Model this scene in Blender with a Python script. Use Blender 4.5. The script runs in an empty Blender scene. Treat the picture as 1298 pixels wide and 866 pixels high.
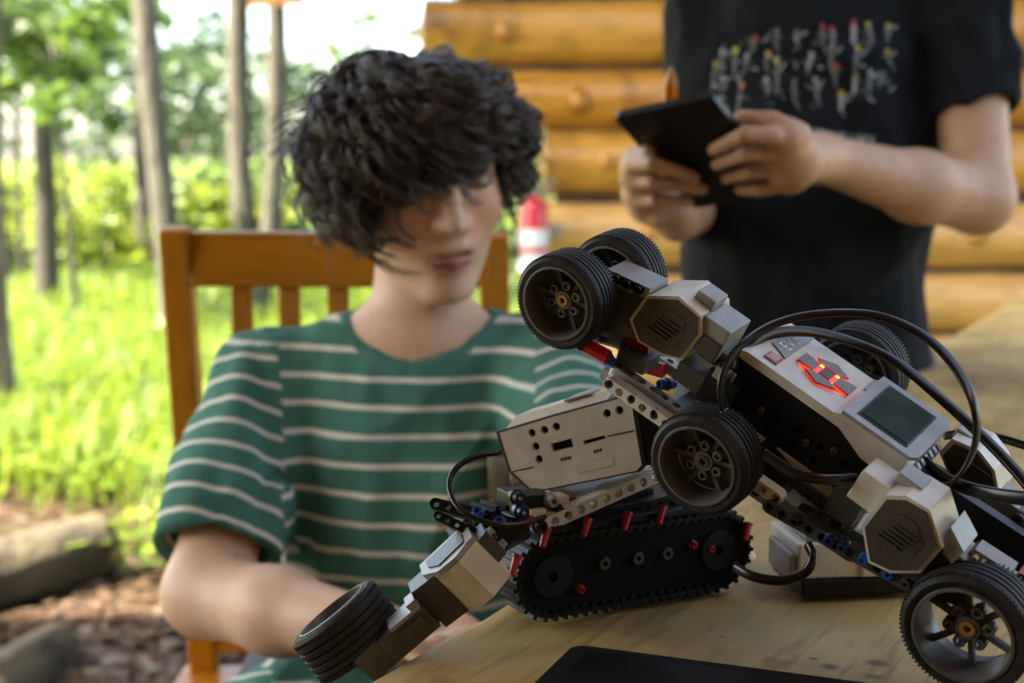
import bpy, bmesh, math, random
import numpy as np
from mathutils import Vector, Matrix, noise
from mathutils.geometry import tessellate_polygon
from mathutils.bvhtree import BVHTree

rng = np.random.default_rng(7)
random.seed(7)
scn = bpy.context.scene
col = scn.collection

# ------------------------------------------------------------------ camera
FPX, CX, CY = 1803.0, 649.0, 433.0          # focal length and centre in photo pixels
PITCH = math.radians(7.4)
CAMZ = 1.05
cam_d = bpy.data.cameras.new('camera')
cam = bpy.data.objects.new('camera', cam_d)
col.objects.link(cam)
cam.location = (0, 0, CAMZ)
cam.rotation_euler = (math.radians(90) - PITCH, 0, 0)
cam_d.sensor_width = 36.0
cam_d.lens = 36.0 * FPX / 1298.0
cam_d.clip_start = 0.05
cam_d.clip_end = 2000
cam_d.dof.use_dof = True
cam_d.dof.focus_distance = 0.755
cam_d.dof.aperture_fstop = 7.0
scn.camera = cam

# ------------------------------------------------------------------ sky, sun, exposure
SUN_EL, SUN_AZ = math.radians(55), math.radians(-108)     # azimuth from +Y towards +X
w = bpy.data.worlds.new('World')
scn.world = w
w.use_nodes = True
wn = w.node_tree
wn.nodes.clear()
sky = wn.nodes.new('ShaderNodeTexSky')
sky.sky_type = 'NISHITA'
sky.sun_disc = False
sky.sun_elevation = SUN_EL
sky.sun_rotation = SUN_AZ
sky.air_density = 0.7
sky.dust_density = 2.6
sky.ozone_density = 0.4
bg = wn.nodes.new('ShaderNodeBackground')
bg.inputs['Strength'].default_value = 0.13
wo = wn.nodes.new('ShaderNodeOutputWorld')
wn.links.new(sky.outputs[0], bg.inputs[0])
wn.links.new(bg.outputs[0], wo.inputs[0])
sun_d = bpy.data.lights.new('sun', 'SUN')
sun_d.energy = 4.6
sun_d.angle = math.radians(0.6)
sun_d.color = (1.0, 0.95, 0.86)
sun = bpy.data.objects.new('sun', sun_d)
col.objects.link(sun)
sdir = Vector((math.cos(SUN_EL) * math.sin(SUN_AZ), math.cos(SUN_EL) * math.cos(SUN_AZ), math.sin(SUN_EL)))
sun.rotation_euler = sdir.to_track_quat('Z', 'Y').to_euler()
sun.location = (0, 0, 8)
scn.view_settings.view_transform = 'Standard'
scn.view_settings.look = 'None'
scn.view_settings.gamma = 1.0
scn.view_settings.use_curve_mapping = False
scn.view_settings.exposure = 3.18
scn.view_settings.use_white_balance = True
scn.view_settings.white_balance_temperature = 7600
scn.view_settings.white_balance_tint = 4
scn.cycles.use_denoising = True
scn.cycles.max_bounces = 8
scn.cycles.diffuse_bounces = 5
scn.cycles.transparent_max_bounces = 8
scn.cycles.sample_clamp_indirect = 8.0
scn.cycles.use_adaptive_sampling = False

# ------------------------------------------------------------------ pixel to world
CR = np.array([1.0, 0, 0])
CD = np.array([0, -math.sin(PITCH), -math.cos(PITCH)])
CF = np.array([0, math.cos(PITCH), -math.sin(PITCH)])
CP = np.array([0, 0, CAMZ])
def vec(x, y, z):                            # camera axes (right, down, forward) to world direction
    return CR * x + CD * y + CF * z
def ray(px, py):
    return vec((px - CX) / FPX, (py - CY) / FPX, 1.0)
def at(px, py, d):
    return CP + ray(px, py) * d
def on_plane(px, py, p, n):
    r = ray(px, py)
    return CP + r * (np.dot(np.asarray(p) - CP, n) / np.dot(r, n))
TABZ = CAMZ - 0.262
def on_z(px, py, z):
    return on_plane(px, py, (0, 0, z), np.array([0, 0, 1.0]))
def nrm(v):
    v = np.asarray(v, float)
    return v / np.linalg.norm(v)

# ------------------------------------------------------------------ materials
def nd(nt, t, **kw):
    n = nt.nodes.new(t)
    for k, v in kw.items():
        setattr(n, k, v)
    return n
def mat(name, c, rough=0.5, c2=None, scale=30.0, detail=4.0, stretch=None, bump=0.0, bscale=None, spec=0.5,
        metal=0.0, edge=0.0, sss=0.0, attr=None, contrast=(0.35, 0.65), coat=0.0, rvar=0.0):
    m = bpy.data.materials.new(name)
    m.use_nodes = True
    nt = m.node_tree
    b = nt.nodes['Principled BSDF']
    L = nt.links.new
    b.inputs['Base Color'].default_value = (*c, 1)
    b.inputs['Roughness'].default_value = rough
    b.inputs['Metallic'].default_value = metal
    b.inputs['Specular IOR Level'].default_value = spec
    if coat: 
        b.inputs['Coat Weight'].default_value = coat
        b.inputs['Coat Roughness'].default_value = 0.25
    if sss:
        b.inputs['Subsurface Weight'].default_value = sss
        b.inputs['Subsurface Radius'].default_value = (0.012, 0.005, 0.003)
        b.inputs['Subsurface Scale'].default_value = 1.0
    tc = nd(nt, 'ShaderNodeTexCoord')
    mp = nd(nt, 'ShaderNodeMapping')
    L(tc.outputs['Object'], mp.inputs[0])
    if stretch:
        mp.inputs['Scale'].default_value = stretch
    base = None
    if attr:
        a = nd(nt, 'ShaderNodeAttribute', attribute_name=attr)
        base = a.outputs['Color']
        L(base, b.inputs['Base Color'])
    if c2 is not None:
        n = nd(nt, 'ShaderNodeTexNoise')
        n.inputs['Scale'].default_value = scale
        n.inputs['Detail'].default_value = detail
        L(mp.outputs[0], n.inputs['Vector'])
        mr = nd(nt, 'ShaderNodeMapRange')
        mr.inputs[1].default_value, mr.inputs[2].default_value = contrast
        L(n.outputs[0], mr.inputs[0])
        mx = nd(nt, 'ShaderNodeMix', data_type='RGBA')
        L(mr.outputs[0], mx.inputs['Factor'])
        mx.inputs['A'].default_value = (*c, 1)
        mx.inputs['B'].default_value = (*c2, 1)
        if base is not None:
            mm = nd(nt, 'ShaderNodeMix', data_type='RGBA', blend_type='MULTIPLY')
            mm.inputs['Factor'].default_value = 1.0
            L(base, mm.inputs['A'])
            L(mx.outputs['Result'], mm.inputs['B'])
            L(mm.outputs['Result'], b.inputs['Base Color'])
        else:
            L(mx.outputs['Result'], b.inputs['Base Color'])
        if rvar:
            mr2 = nd(nt, 'ShaderNodeMapRange')
            mr2.inputs[3].default_value, mr2.inputs[4].default_value = rough - rvar, rough + rvar
            L(n.outputs[0], mr2.inputs[0])
            L(mr2.outputs[0], b.inputs['Roughness'])
    nrm_out = None
    if edge:
        bv = nd(nt, 'ShaderNodeBevel', samples=4)
        bv.inputs['Radius'].default_value = edge
        nrm_out = bv.outputs[0]
    if bump:
        n2 = nd(nt, 'ShaderNodeTexNoise')
        n2.inputs['Scale'].default_value = bscale or scale
        n2.inputs['Detail'].default_value = 5
        L(mp.outputs[0], n2.inputs['Vector'])
        bp = nd(nt, 'ShaderNodeBump')
        bp.inputs['Strength'].default_value = 1.0
        bp.inputs['Distance'].default_value = bump
        L(n2.outputs[0], bp.inputs['Height'])
        if nrm_out is not None:
            L(nrm_out, bp.inputs['Normal'])
        nrm_out = bp.outputs[0]
    if nrm_out is not None:
        L(nrm_out, b.inputs['Normal'])
    return m
def leaf_mat(name, c, c2, tr=0.5):
    m = bpy.data.materials.new(name)
    m.use_nodes = True
    nt = m.node_tree
    nt.nodes.clear()
    L = nt.links.new
    a = nd(nt, 'ShaderNodeAttribute', attribute_name='shade')
    mx = nd(nt, 'ShaderNodeMix', data_type='RGBA')
    mx.inputs['A'].default_value = (*c, 1)
    mx.inputs['B'].default_value = (*c2, 1)
    L(a.outputs['Fac'], mx.inputs['Factor'])
    d = nd(nt, 'ShaderNodeBsdfDiffuse')
    t = nd(nt, 'ShaderNodeBsdfTranslucent')
    g = nd(nt, 'ShaderNodeBsdfGlossy')
    g.inputs['Roughness'].default_value = 0.45
    hs = nd(nt, 'ShaderNodeHueSaturation')
    hs.inputs['Value'].default_value = 1.5
    hs.inputs['Hue'].default_value = 0.485
    L(mx.outputs['Result'], d.inputs[0])
    L(mx.outputs['Result'], hs.inputs['Color'])
    L(hs.outputs[0], t.inputs[0])
    ms = nd(nt, 'ShaderNodeMixShader')
    ms.inputs[0].default_value = tr
    L(d.outputs[0], ms.inputs[1])
    L(t.outputs[0], ms.inputs[2])
    m2 = nd(nt, 'ShaderNodeMixShader')
    m2.inputs[0].default_value = 0.05
    L(ms.outputs[0], m2.inputs[1])
    L(g.outputs[0], m2.inputs[2])
    o = nd(nt, 'ShaderNodeOutputMaterial')
    L(m2.outputs[0], o.inputs[0])
    return m

PE = 0.0005
M = {
 'white': mat('white_plastic', (.74, .715, .63), .34, c2=(.62, .595, .51), scale=60, edge=PE, rvar=.06, bump=.00004, bscale=900),
 'lgrey': mat('light_grey_plastic', (.34, .355, .35), .36, c2=(.285, .30, .295), scale=60, edge=PE, rvar=.06),
 'dgrey': mat('dark_grey_plastic', (.075, .074, .067), .42, c2=(.056, .056, .051), scale=60, edge=PE, bump=.00005, bscale=900),
 'brown': mat('motor_face_plastic', (.085, .072, .055), .45, c2=(.066, .056, .043), scale=60, edge=PE, bump=.00005, bscale=900),
 'black': mat('black_plastic', (.006, .006, .0065), .36, spec=.35, edge=PE, c2=(.009, .009, .0095), scale=80, rvar=.08),
 'rubber': mat('tyre_rubber', (.012, .012, .012), .62, c2=(.022, .021, .02), scale=120, bump=.00012, bscale=700, spec=.35),
 'rim': mat('rim_grey', (.13, .127, .117), .36, edge=PE, c2=(.10, .098, .09), scale=60),
 'red': mat('red_plastic', (.42, .012, .016), .32, edge=PE),
 'blue': mat('blue_plastic', (.012, .10, .42), .32, edge=PE),
 'navy': mat('navy_plastic', (.01, .02, .12), .35, edge=PE),
 'yellow': mat('yellow_plastic', (.50, .25, .03), .4, edge=PE),
 'cable': mat('cable_black', (.005, .005, .005), .28, c2=(.008, .008, .008), scale=50),
 'tread': mat('track_black', (.0035, .0035, .0035), .5, spec=.3, c2=(.006, .006, .006), scale=80),
 'hole': mat('recess_black', (.004, .004, .004), .75, spec=.15),
 'skin': mat('skin', (.5, .3, .2), .48, attr='Col', c2=(.9, .85, .83), scale=45, contrast=(.3, .75), sss=.12, bump=.0002, bscale=600, spec=.4),
}
def set_mat_white_mult(m):
    for n in m.node_tree.nodes:
        if n.type == 'MIX' and n.blend_type == 'MIX':
            n.inputs['A'].default_value = (1, 1, 1, 1)
set_mat_white_mult(M['skin'])

# screen, glow and print materials
def emis(name, c, s, rough=.4):
    m = mat(name, c, rough)
    b = m.node_tree.nodes['Principled BSDF']
    b.inputs['Emission Color'].default_value = (*c, 1)
    b.inputs['Emission Strength'].default_value = s
    return m
M['glow'] = emis('button_light_red', (.9, .02, .015), .42)
M['glow_hot'] = emis('button_light_orange', (1.0, .22, .05), 1.3)
M['lcd'] = mat('lcd_screen', (.014, .030, .013), .45, spec=.06, c2=(.035, .06, .032), scale=55, contrast=(.5, .75))
M['btn'] = mat('button_grey', (.21, .195, .185), .45, edge=PE)

def wood_mat(name, c, c2, dark, axis='X', ring=14.0, rough=.5, coat=0.0, knots=None, grain=1.0, dist=3.0, big=None):
    """long-grain wood: noise stretched along the axis, growth-line waves, optional knots/stains at object-space points"""
    m = bpy.data.materials.new(name)
    m.use_nodes = True
    nt = m.node_tree
    L = nt.links.new
    b = nt.nodes['Principled BSDF']
    b.inputs['Roughness'].default_value = rough
    if coat:
        b.inputs['Coat Weight'].default_value = coat
        b.inputs['Coat Roughness'].default_value = .18
    tc = nd(nt, 'ShaderNodeTexCoord')
    mp = nd(nt, 'ShaderNodeMapping')
    s = {'X': (.12, 1, 1), 'Y': (1, .12, 1), 'Z': (1, 1, .12)}[axis]
    mp.inputs['Scale'].default_value = s
    L(tc.outputs['Object'], mp.inputs[0])
    n = nd(nt, 'ShaderNodeTexNoise')
    n.inputs['Scale'].default_value = ring
    n.inputs['Detail'].default_value = 6
    n.inputs['Distortion'].default_value = dist * .15
    L(mp.outputs[0], n.inputs[0])
    wv = nd(nt, 'ShaderNodeTexNoise')
    wv.inputs['Scale'].default_value = ring * 9
    wv.inputs['Detail'].default_value = 3
    L(mp.outputs[0], wv.inputs[0])
    m1 = nd(nt, 'ShaderNodeMapRange')
    m1.inputs[1].default_value, m1.inputs[2].default_value = .36, .66
    L(n.outputs[0], m1.inputs[0])
    x1 = nd(nt, 'ShaderNodeMix', data_type='RGBA')
    x1.inputs['A'].default_value, x1.inputs['B'].default_value = (*c, 1), (*c2, 1)
    L(m1.outputs[0], x1.inputs['Factor'])
    m2 = nd(nt, 'ShaderNodeMapRange')
    m2.inputs[1].default_value, m2.inputs[2].default_value = .52, .74
    m2.inputs[4].default_value = .55 * grain
    L(wv.outputs[0], m2.inputs[0])
    x2 = nd(nt, 'ShaderNodeMix', data_type='RGBA')
    L(x1.outputs['Result'], x2.inputs['A'])
    x2.inputs['B'].default_value = (*dark, 1)
    L(m2.outputs[0], x2.inputs['Factor'])
    out = x2.outputs['Result']
    if big:
        n3 = nd(nt, 'ShaderNodeTexNoise')
        n3.inputs['Scale'].default_value = big[0]
        n3.inputs['Detail'].default_value = 5
        n3.inputs['Distortion'].default_value = 1.2
        L(tc.outputs['Object'], n3.inputs[0])
        m3 = nd(nt, 'ShaderNodeMapRange')
        m3.inputs[1].default_value, m3.inputs[2].default_value = big[1], big[2]
        m3.inputs[4].default_value = big[3]
        L(n3.outputs[0], m3.inputs[0])
        x3 = nd(nt, 'ShaderNodeMix', data_type='RGBA')
        L(out, x3.inputs['A'])
        x3.inputs['B'].default_value = (*dark, 1)
        L(m3.outputs[0], x3.inputs['Factor'])
        out = x3.outputs['Result']
    for kp in (knots or []):
        (p, r, amt, kc) = kp
        wob = nd(nt, 'ShaderNodeTexNoise')
        wob.inputs['Scale'].default_value = 60
        L(tc.outputs['Object'], wob.inputs[0])
        vm = nd(nt, 'ShaderNodeVectorMath', operation='DISTANCE')
        L(tc.outputs['Object'], vm.inputs[0])
        vm.inputs[1].default_value = p
        ad = nd(nt, 'ShaderNodeMath', operation='MULTIPLY_ADD')
        L(wob.outputs[0], ad.inputs[0])
        ad.inputs[1].default_value = r * 1.5
        L(vm.outputs['Value'], ad.inputs[2])
        mk_ = nd(nt, 'ShaderNodeMapRange')
        mk_.inputs[1].default_value, mk_.inputs[2].default_value = r * 1.9, r * 1.35
        mk_.inputs[3].default_value, mk_.inputs[4].default_value = 0, amt
        L(ad.outputs[0], mk_.inputs[0])
        xk = nd(nt, 'ShaderNodeMix', data_type='RGBA')
        L(out, xk.inputs['A'])
        xk.inputs['B'].default_value = (*kc, 1)
        L(mk_.outputs[0], xk.inputs['Factor'])
        out = xk.outputs['Result']
    L(out, b.inputs['Base Color'])
    bp = nd(nt, 'ShaderNodeBump')
    bp.inputs['Distance'].default_value = .0008
    bp.inputs['Strength'].default_value = .6
    L(wv.outputs[0], bp.inputs['Height'])
    L(bp.outputs[0], b.inputs['Normal'])
    return m

# ------------------------------------------------------------------ objects
WM = {}                                        # world matrices of what has been built
def link(o, parent=None, world=None):
    col.objects.link(o)
    world = world if world is not None else Matrix.Identity(4)
    WM[o.name] = world
    if parent is not None:
        o.parent = parent
        o.matrix_local = WM[parent.name].inverted() @ world
    else:
        o.matrix_local = world
    return o
def tag(o, label=None, cat=None, group=None, kind=None):
    if label: o['label'] = label
    if cat: o['category'] = cat
    if group: o['group'] = group
    if kind: o['kind'] = kind
    return o
def thing(name, p, label, cat, group=None):
    o = bpy.data.objects.new(name, None)
    o.empty_display_size = .02
    link(o, None, Matrix.Translation(Vector(p)))
    return tag(o, label, cat, group)
def mesh_of(name, v, f, mats, smooth=False, mi=None):
    me = bpy.data.meshes.new(name)
    v = np.asarray(v, float)
    me.from_pydata(v.tolist(), [], [list(map(int, q)) for q in f])
    for mm in (mats if isinstance(mats, (list, tuple)) else [mats]):
        me.materials.append(mm)
    if mi is not None:
        me.polygons.foreach_set('material_index', np.asarray(mi, 'i'))
    if smooth is True:
        me.polygons.foreach_set('use_smooth', np.ones(len(me.polygons), bool))
    elif smooth:
        me.polygons.foreach_set('use_smooth', np.ones(len(me.polygons), bool))
        me.set_sharp_from_angle(angle=math.radians(smooth))
    me.update()
    return me
def mk(name, v, f, m, parent=None, smooth=False, mi=None):
    """mesh object from world-space vertices, origin at their centre"""
    v = np.asarray(v, float)
    c = (v.min(0) + v.max(0)) / 2
    me = mesh_of(name, v - c, f, m, smooth, mi)
    return link(bpy.data.objects.new(name, me), parent, Matrix.Translation(Vector(c)))
def put(name, me, parent, world):
    return link(bpy.data.objects.new(name, me), parent, world)
def frame(o, x, y, z):
    m = Matrix.Identity(4)
    for i, a in enumerate((x, y, z)):
        for j in range(3):
            m[j][i] = a[j]
    m.translation = Vector(o)
    return m

class G:
    """gathers shapes into one vertex / face list"""
    def __init__(s):
        s.v, s.f, s.m = [], [], []
    def add(s, v, f, m=0):
        o = len(s.v)
        s.v.extend([tuple(p) for p in v])
        s.f.extend([[i + o for i in q] for q in f])
        s.m.extend([m] * len(f))
        return s
    def box(s, c, x, y, z, m=0):               # half-axis vectors
        c, x, y, z = map(np.asarray, (c, x, y, z))
        v = [c + i * x + j * y + k * z for i in (-1, 1) for j in (-1, 1) for k in (-1, 1)]
        f = [(0, 1, 3, 2), (4, 6, 7, 5), (0, 4, 5, 1), (2, 3, 7, 6), (0, 2, 6, 4), (1, 5, 7, 3)]
        if np.dot(np.cross(x, y), z) < 0: f = [q[::-1] for q in f]
        return s.add(v, f, m)
    def prism(s, poly, ext, m=0, holes=(), cap=True):
        poly = [np.asarray(p, float) for p in poly]
        ext = np.asarray(ext, float)
        loops = [poly] + [[np.asarray(p, float) for p in h] for h in holes]
        flat = [p for l in loops for p in l]
        n = len(flat)
        v = flat + [p + ext for p in flat]
        f = []
        if cap:
            tri = tessellate_polygon([[Vector(p) for p in l] for l in loops])
            # tessellate indexes the concatenated loops
            f += [list(t) for t in tri] + [[i + n for i in t[::-1]] for t in tri]
        k = 0
        for l in loops:
            for i in range(len(l)):
                a, b = k + i, k + (i + 1) % len(l)
                f.append([a, b, b + n, a + n])
            k += len(l)
        return s.add(v, f, m)
    def cyl(s, a, b, r, r2=None, n=14, m=0, cap=True):
        a, b = np.asarray(a, float), np.asarray(b, float)
        r2 = r if r2 is None else r2
        t = nrm(b - a)
        u = nrm(np.cross(t, [0.3, .9, .1] if abs(t[1]) < .8 else [1, .1, 0]))
        w_ = np.cross(t, u)
        v, f = [], []
        for i in range(n):
            c_, s_ = math.cos(2 * math.pi * i / n), math.sin(2 * math.pi * i / n)
            v.append(a + r * (u * c_ + w_ * s_))
        for i in range(n):
            c_, s_ = math.cos(2 * math.pi * i / n), math.sin(2 * math.pi * i / n)
            v.append(b + r2 * (u * c_ + w_ * s_))
        for i in range(n):
            j = (i + 1) % n
            f.append((i, j, j + n, i + n))
        if cap:
            f.append(tuple(range(n))[::-1]); f.append(tuple(range(n, 2 * n)))
        return s.add(v, f, m)
    def lathe(s, o, ax, prof, n=32, m=0, close=True):
        """prof: list of (radius, height along ax)"""
        o, ax = np.asarray(o, float), nrm(ax)
        u = nrm(np.cross(ax, [0.3, .9, .1] if abs(ax[1]) < .8 else [1, .1, 0]))
        w_ = np.cross(ax, u)
        v, f = [], []
        K = len(prof)
        for i in range(n):
            d = u * math.cos(2 * math.pi * i / n) + w_ * math.sin(2 * math.pi * i / n)
            v += [o + d * r + ax * h for r, h in prof]
        for i in range(n):
            j = (i + 1) % n
            for k in range(K if close else K - 1):
                l = (k + 1) % K
                f.append((i * K + k, j * K + k, j * K + l, i * K + l))
        return s.add(v, f, m)
    def sweep(s, pts, wd, th, up, m=0, n=8, flat=True):
        """flat-oval cable swept along points; up = list of or single side vector"""
        P = np.asarray(pts, float)
        T = np.gradient(P, axis=0)
        T /= np.linalg.norm(T, axis=1)[:, None]
        v, f = [], []
        for i in range(len(P)):
            uu = np.asarray(up[i] if np.ndim(up) == 2 else up, float)
            sd = nrm(np.cross(T[i], uu))
            uu = np.cross(sd, T[i])
            for k in range(n):
                a = 2 * math.pi * (k + .5) / n
                ca, sa = math.cos(a), math.sin(a)
                if flat:
                    ca, sa = math.copysign(abs(ca) ** .6, ca), math.copysign(abs(sa) ** .6, sa)
                v.append(P[i] + uu * ca * wd + sd * sa * th)
        for i in range(len(P) - 1):
            for k in range(n):
                l = (k + 1) % n
                f.append((i * n + k, i * n + l, (i + 1) * n + l, (i + 1) * n + k))
        f.append(tuple(range(n))); f.append(tuple(range((len(P) - 1) * n, len(P) * n))[::-1])
        return s.add(v, f, m)
    def mk(s, name, m, parent=None, smooth=False):
        return mk(name, s.v, s.f, m, parent, smooth, s.m if isinstance(m, (list, tuple)) else None)
    def mesh(s, name, m, smooth=False):
        return mesh_of(name, s.v, s.f, m, smooth, s.m if isinstance(m, (list, tuple)) else None)
def spline(P, n=10):
    """Catmull-Rom through points"""
    P = [np.asarray(p, float) for p in P]
    Q = [2 * P[0] - P[1]] + P + [2 * P[-1] - P[-2]]
    out = []
    for i in range(1, len(Q) - 2):
        a, b, c, d = Q[i - 1:i + 3]
        for t in np.linspace(0, 1, n, endpoint=False):
            out.append(.5 * (2 * b + (c - a) * t + (2 * a - 5 * b + 4 * c - d) * t * t + (3 * b - a - 3 * c + d) * t ** 3))
    out.append(P[-1])
    return out
def fbm(p, s=1.0, o=3):
    return noise.fractal(Vector(p) * s, .6, 2.0, o)
# ================================================================== setting
def attr_float(me, name, vals, dom='POINT'):
    a = me.attributes.new(name, 'FLOAT', dom)
    a.data.foreach_set('value', np.asarray(vals, 'f'))

# ---- ground
def ground_h(x, y):
    far = max(0.0, y - 9.0)
    return .05 * noise.noise(Vector((x * .35, y * .35, 0))) + .02 * noise.noise(Vector((x * 1.7, y * 1.7, 3))) - .0005 * far
gx = np.unique(np.r_[np.linspace(-400, -14, 14), np.linspace(-14, 8, 90), np.linspace(8, 400, 14)])
gy = np.unique(np.r_[np.linspace(-60, -3, 6), np.linspace(-3, 18, 90), np.linspace(18, 60, 16), np.linspace(60, 600, 12)])
gv = [(x, y, ground_h(x, y)) for y in gy for x in gx]
nx = len(gx)
gf = [(j * nx + i, j * nx + i + 1, (j + 1) * nx + i + 1, (j + 1) * nx + i) for j in range(len(gy) - 1) for i in range(nx - 1)]
gm = bpy.data.materials.new('ground_soil_and_turf')
gm.use_nodes = True
nt = gm.node_tree
L_ = nt.links.new
gb = nt.nodes['Principled BSDF']
gb.inputs['Roughness'].default_value = .95
gb.inputs['Specular IOR Level'].default_value = .15
tc = nd(nt, 'ShaderNodeTexCoord')
sp = nd(nt, 'ShaderNodeSeparateXYZ')
L_(tc.outputs['Object'], sp.inputs[0])
n1 = nd(nt, 'ShaderNodeTexNoise'); n1.inputs['Scale'].default_value = 1.1; n1.inputs['Detail'].default_value = 6
L_(tc.outputs['Object'], n1.inputs[0])
ma = nd(nt, 'ShaderNodeMath', operation='MULTIPLY_ADD')
L_(n1.outputs[0], ma.inputs[0]); ma.inputs[1].default_value = 3.0; L_(sp.outputs['Y'], ma.inputs[2])
mr = nd(nt, 'ShaderNodeMapRange'); mr.inputs[1].default_value, mr.inputs[2].default_value = 5.0, 6.4
L_(ma.outputs[0], mr.inputs[0])
n2 = nd(nt, 'ShaderNodeTexNoise'); n2.inputs['Scale'].default_value = 22; n2.inputs['Detail'].default_value = 8
L_(tc.outputs['Object'], n2.inputs[0])
soil = nd(nt, 'ShaderNodeMix', data_type='RGBA')
soil.inputs['A'].default_value = (.022, .014, .009, 1); soil.inputs['B'].default_value = (.06, .042, .03, 1)  # soil darkened so its colour stands in for shade
L_(n2.outputs[0], soil.inputs['Factor'])
turf = nd(nt, 'ShaderNodeMix', data_type='RGBA')
turf.inputs['A'].default_value = (.07, .11, .022, 1); turf.inputs['B'].default_value = (.14, .19, .035, 1)
n3 = nd(nt, 'ShaderNodeTexNoise'); n3.inputs['Scale'].default_value = .9; n3.inputs['Detail'].default_value = 7
L_(tc.outputs['Object'], n3.inputs[0]); L_(n3.outputs[0], turf.inputs['Factor'])
gx_ = nd(nt, 'ShaderNodeMix', data_type='RGBA')
L_(mr.outputs[0], gx_.inputs['Factor']); L_(soil.outputs['Result'], gx_.inputs['A']); L_(turf.outputs['Result'], gx_.inputs['B'])
L_(gx_.outputs['Result'], gb.inputs['Base Color'])
bp_ = nd(nt, 'ShaderNodeBump'); bp_.inputs['Distance'].default_value = .02
L_(n2.outputs[0], bp_.inputs['Height']); L_(bp_.outputs[0], gb.inputs['Normal'])
go = bpy.data.objects.new('ground', mesh_of('ground', gv, gf, gm, True))
link(go); tag(go, 'brown soil giving way to grassy field', 'ground', kind='structure')

# ---- grass blades, ground-cover leaves and leaf litter (nobody could count them)
def scatter_quads(name, n, pos_fn, size, tall, m, lean=.6, flat=False):
    P = pos_fn(n)
    n = len(P)
    a = rng.uniform(0, 2 * np.pi, n)
    s = size * rng.uniform(.6, 1.5, n)
    h = tall * rng.uniform(.5, 1.5, n)
    d = np.stack([np.cos(a), np.sin(a), np.zeros(n)], 1)
    q = np.stack([-np.sin(a), np.cos(a), np.zeros(n)], 1)
    ln = rng.uniform(.1, lean, n)
    if flat:
        up = np.stack([rng.normal(0, .25, n), rng.normal(0, .25, n), np.ones(n)], 1)
        z = np.cross(up, d); z /= np.linalg.norm(z, axis=1)[:, None]
        c = P + np.array([0, 0, 1]) * h[:, None]
        V = np.stack([c - d * s[:, None], c - z * s[:, None] * .6, c + d * s[:, None], c + z * s[:, None] * .6], 1)
    else:
        tip = P + q * (h * ln)[:, None] + np.array([0, 0, 1]) * h[:, None]
        mid = P + q * (h * ln * .35)[:, None] + np.array([0, 0, .6]) * h[:, None]
        V = np.stack([P, mid - d * s[:, None] * .5, tip, mid + d * s[:, None] * .5], 1)
    F = np.arange(4 * n).reshape(n, 4)
    me = bpy.data.meshes.new(name)
    me.vertices.add(4 * n); me.vertices.foreach_set('co', V.reshape(-1).astype('f'))
    me.loops.add(4 * n); me.loops.foreach_set('vertex_index', F.reshape(-1).astype('i'))
    me.polygons.add(n); me.polygons.foreach_set('loop_start', np.arange(0, 4 * n, 4, dtype='i'))
    me.update(calc_edges=True)
    me.materials.append(m)
    attr_float(me, 'shade', np.repeat(rng.uniform(0, 1, n), 4))
    return me
def gpos(y0, y1, pw, keep=None, xl=.42, xr=.10):
    def fn(n):
        y = y0 + (y1 - y0) * rng.uniform(0, 1, n) ** pw
        x = rng.uniform(-1, 1, n)
        lo, hi = -xl * y - .3, xr * y + .2
        x = lo + (hi - lo) * (x * .5 + .5)
        k = np.ones(n, bool)
        if keep is not None:
            k = keep(x, y)
        x, y = x[k], y[k]
        z = np.array([ground_h(a, b) for a, b in zip(x, y)])
        return np.stack([x, y, z], 1)
    return fn
def grassy(x, y):
    v = np.array([noise.noise(Vector((a * .9, b * .9, 7))) for a, b in zip(x, y)])
    return (y + 2.2 * v) > rng.uniform(3.2, 4.7, len(x))
def litter(x, y):
    return (y < 5.2)
grass_m = leaf_mat('grass_blade', (.08, .145, .014), (.20, .27, .03), .45)
cover_m = leaf_mat('ground_cover_leaf', (.07, .14, .015), (.20, .28, .03), .5)
litter_m = leaf_mat('dead_leaf', (.032, .017, .01), (.10, .062, .038), .1)  # darkened with the soil in place of shade
for nm, me, lb in (
    ('grass', scatter_quads('grass', 42000, gpos(3.4, 16, 1.5, grassy), .012, .16, grass_m), 'sunlit green grass growing across the clearing'),
    ('ground_cover', scatter_quads('ground_cover', 16000, gpos(3.3, 12, 1.5, grassy), .035, .10, cover_m, flat=True), 'low leafy ground cover among the grass'),
    ('leaf_litter', scatter_quads('leaf_litter', 16000, gpos(2.3, 5.2, 1.0, litter), .021, .012, litter_m, flat=True), 'dry brown fallen leaves over bare soil')):
    tag(link(bpy.data.objects.new(nm, me)), lb, nm.replace('_', ' '), kind='stuff')

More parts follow.
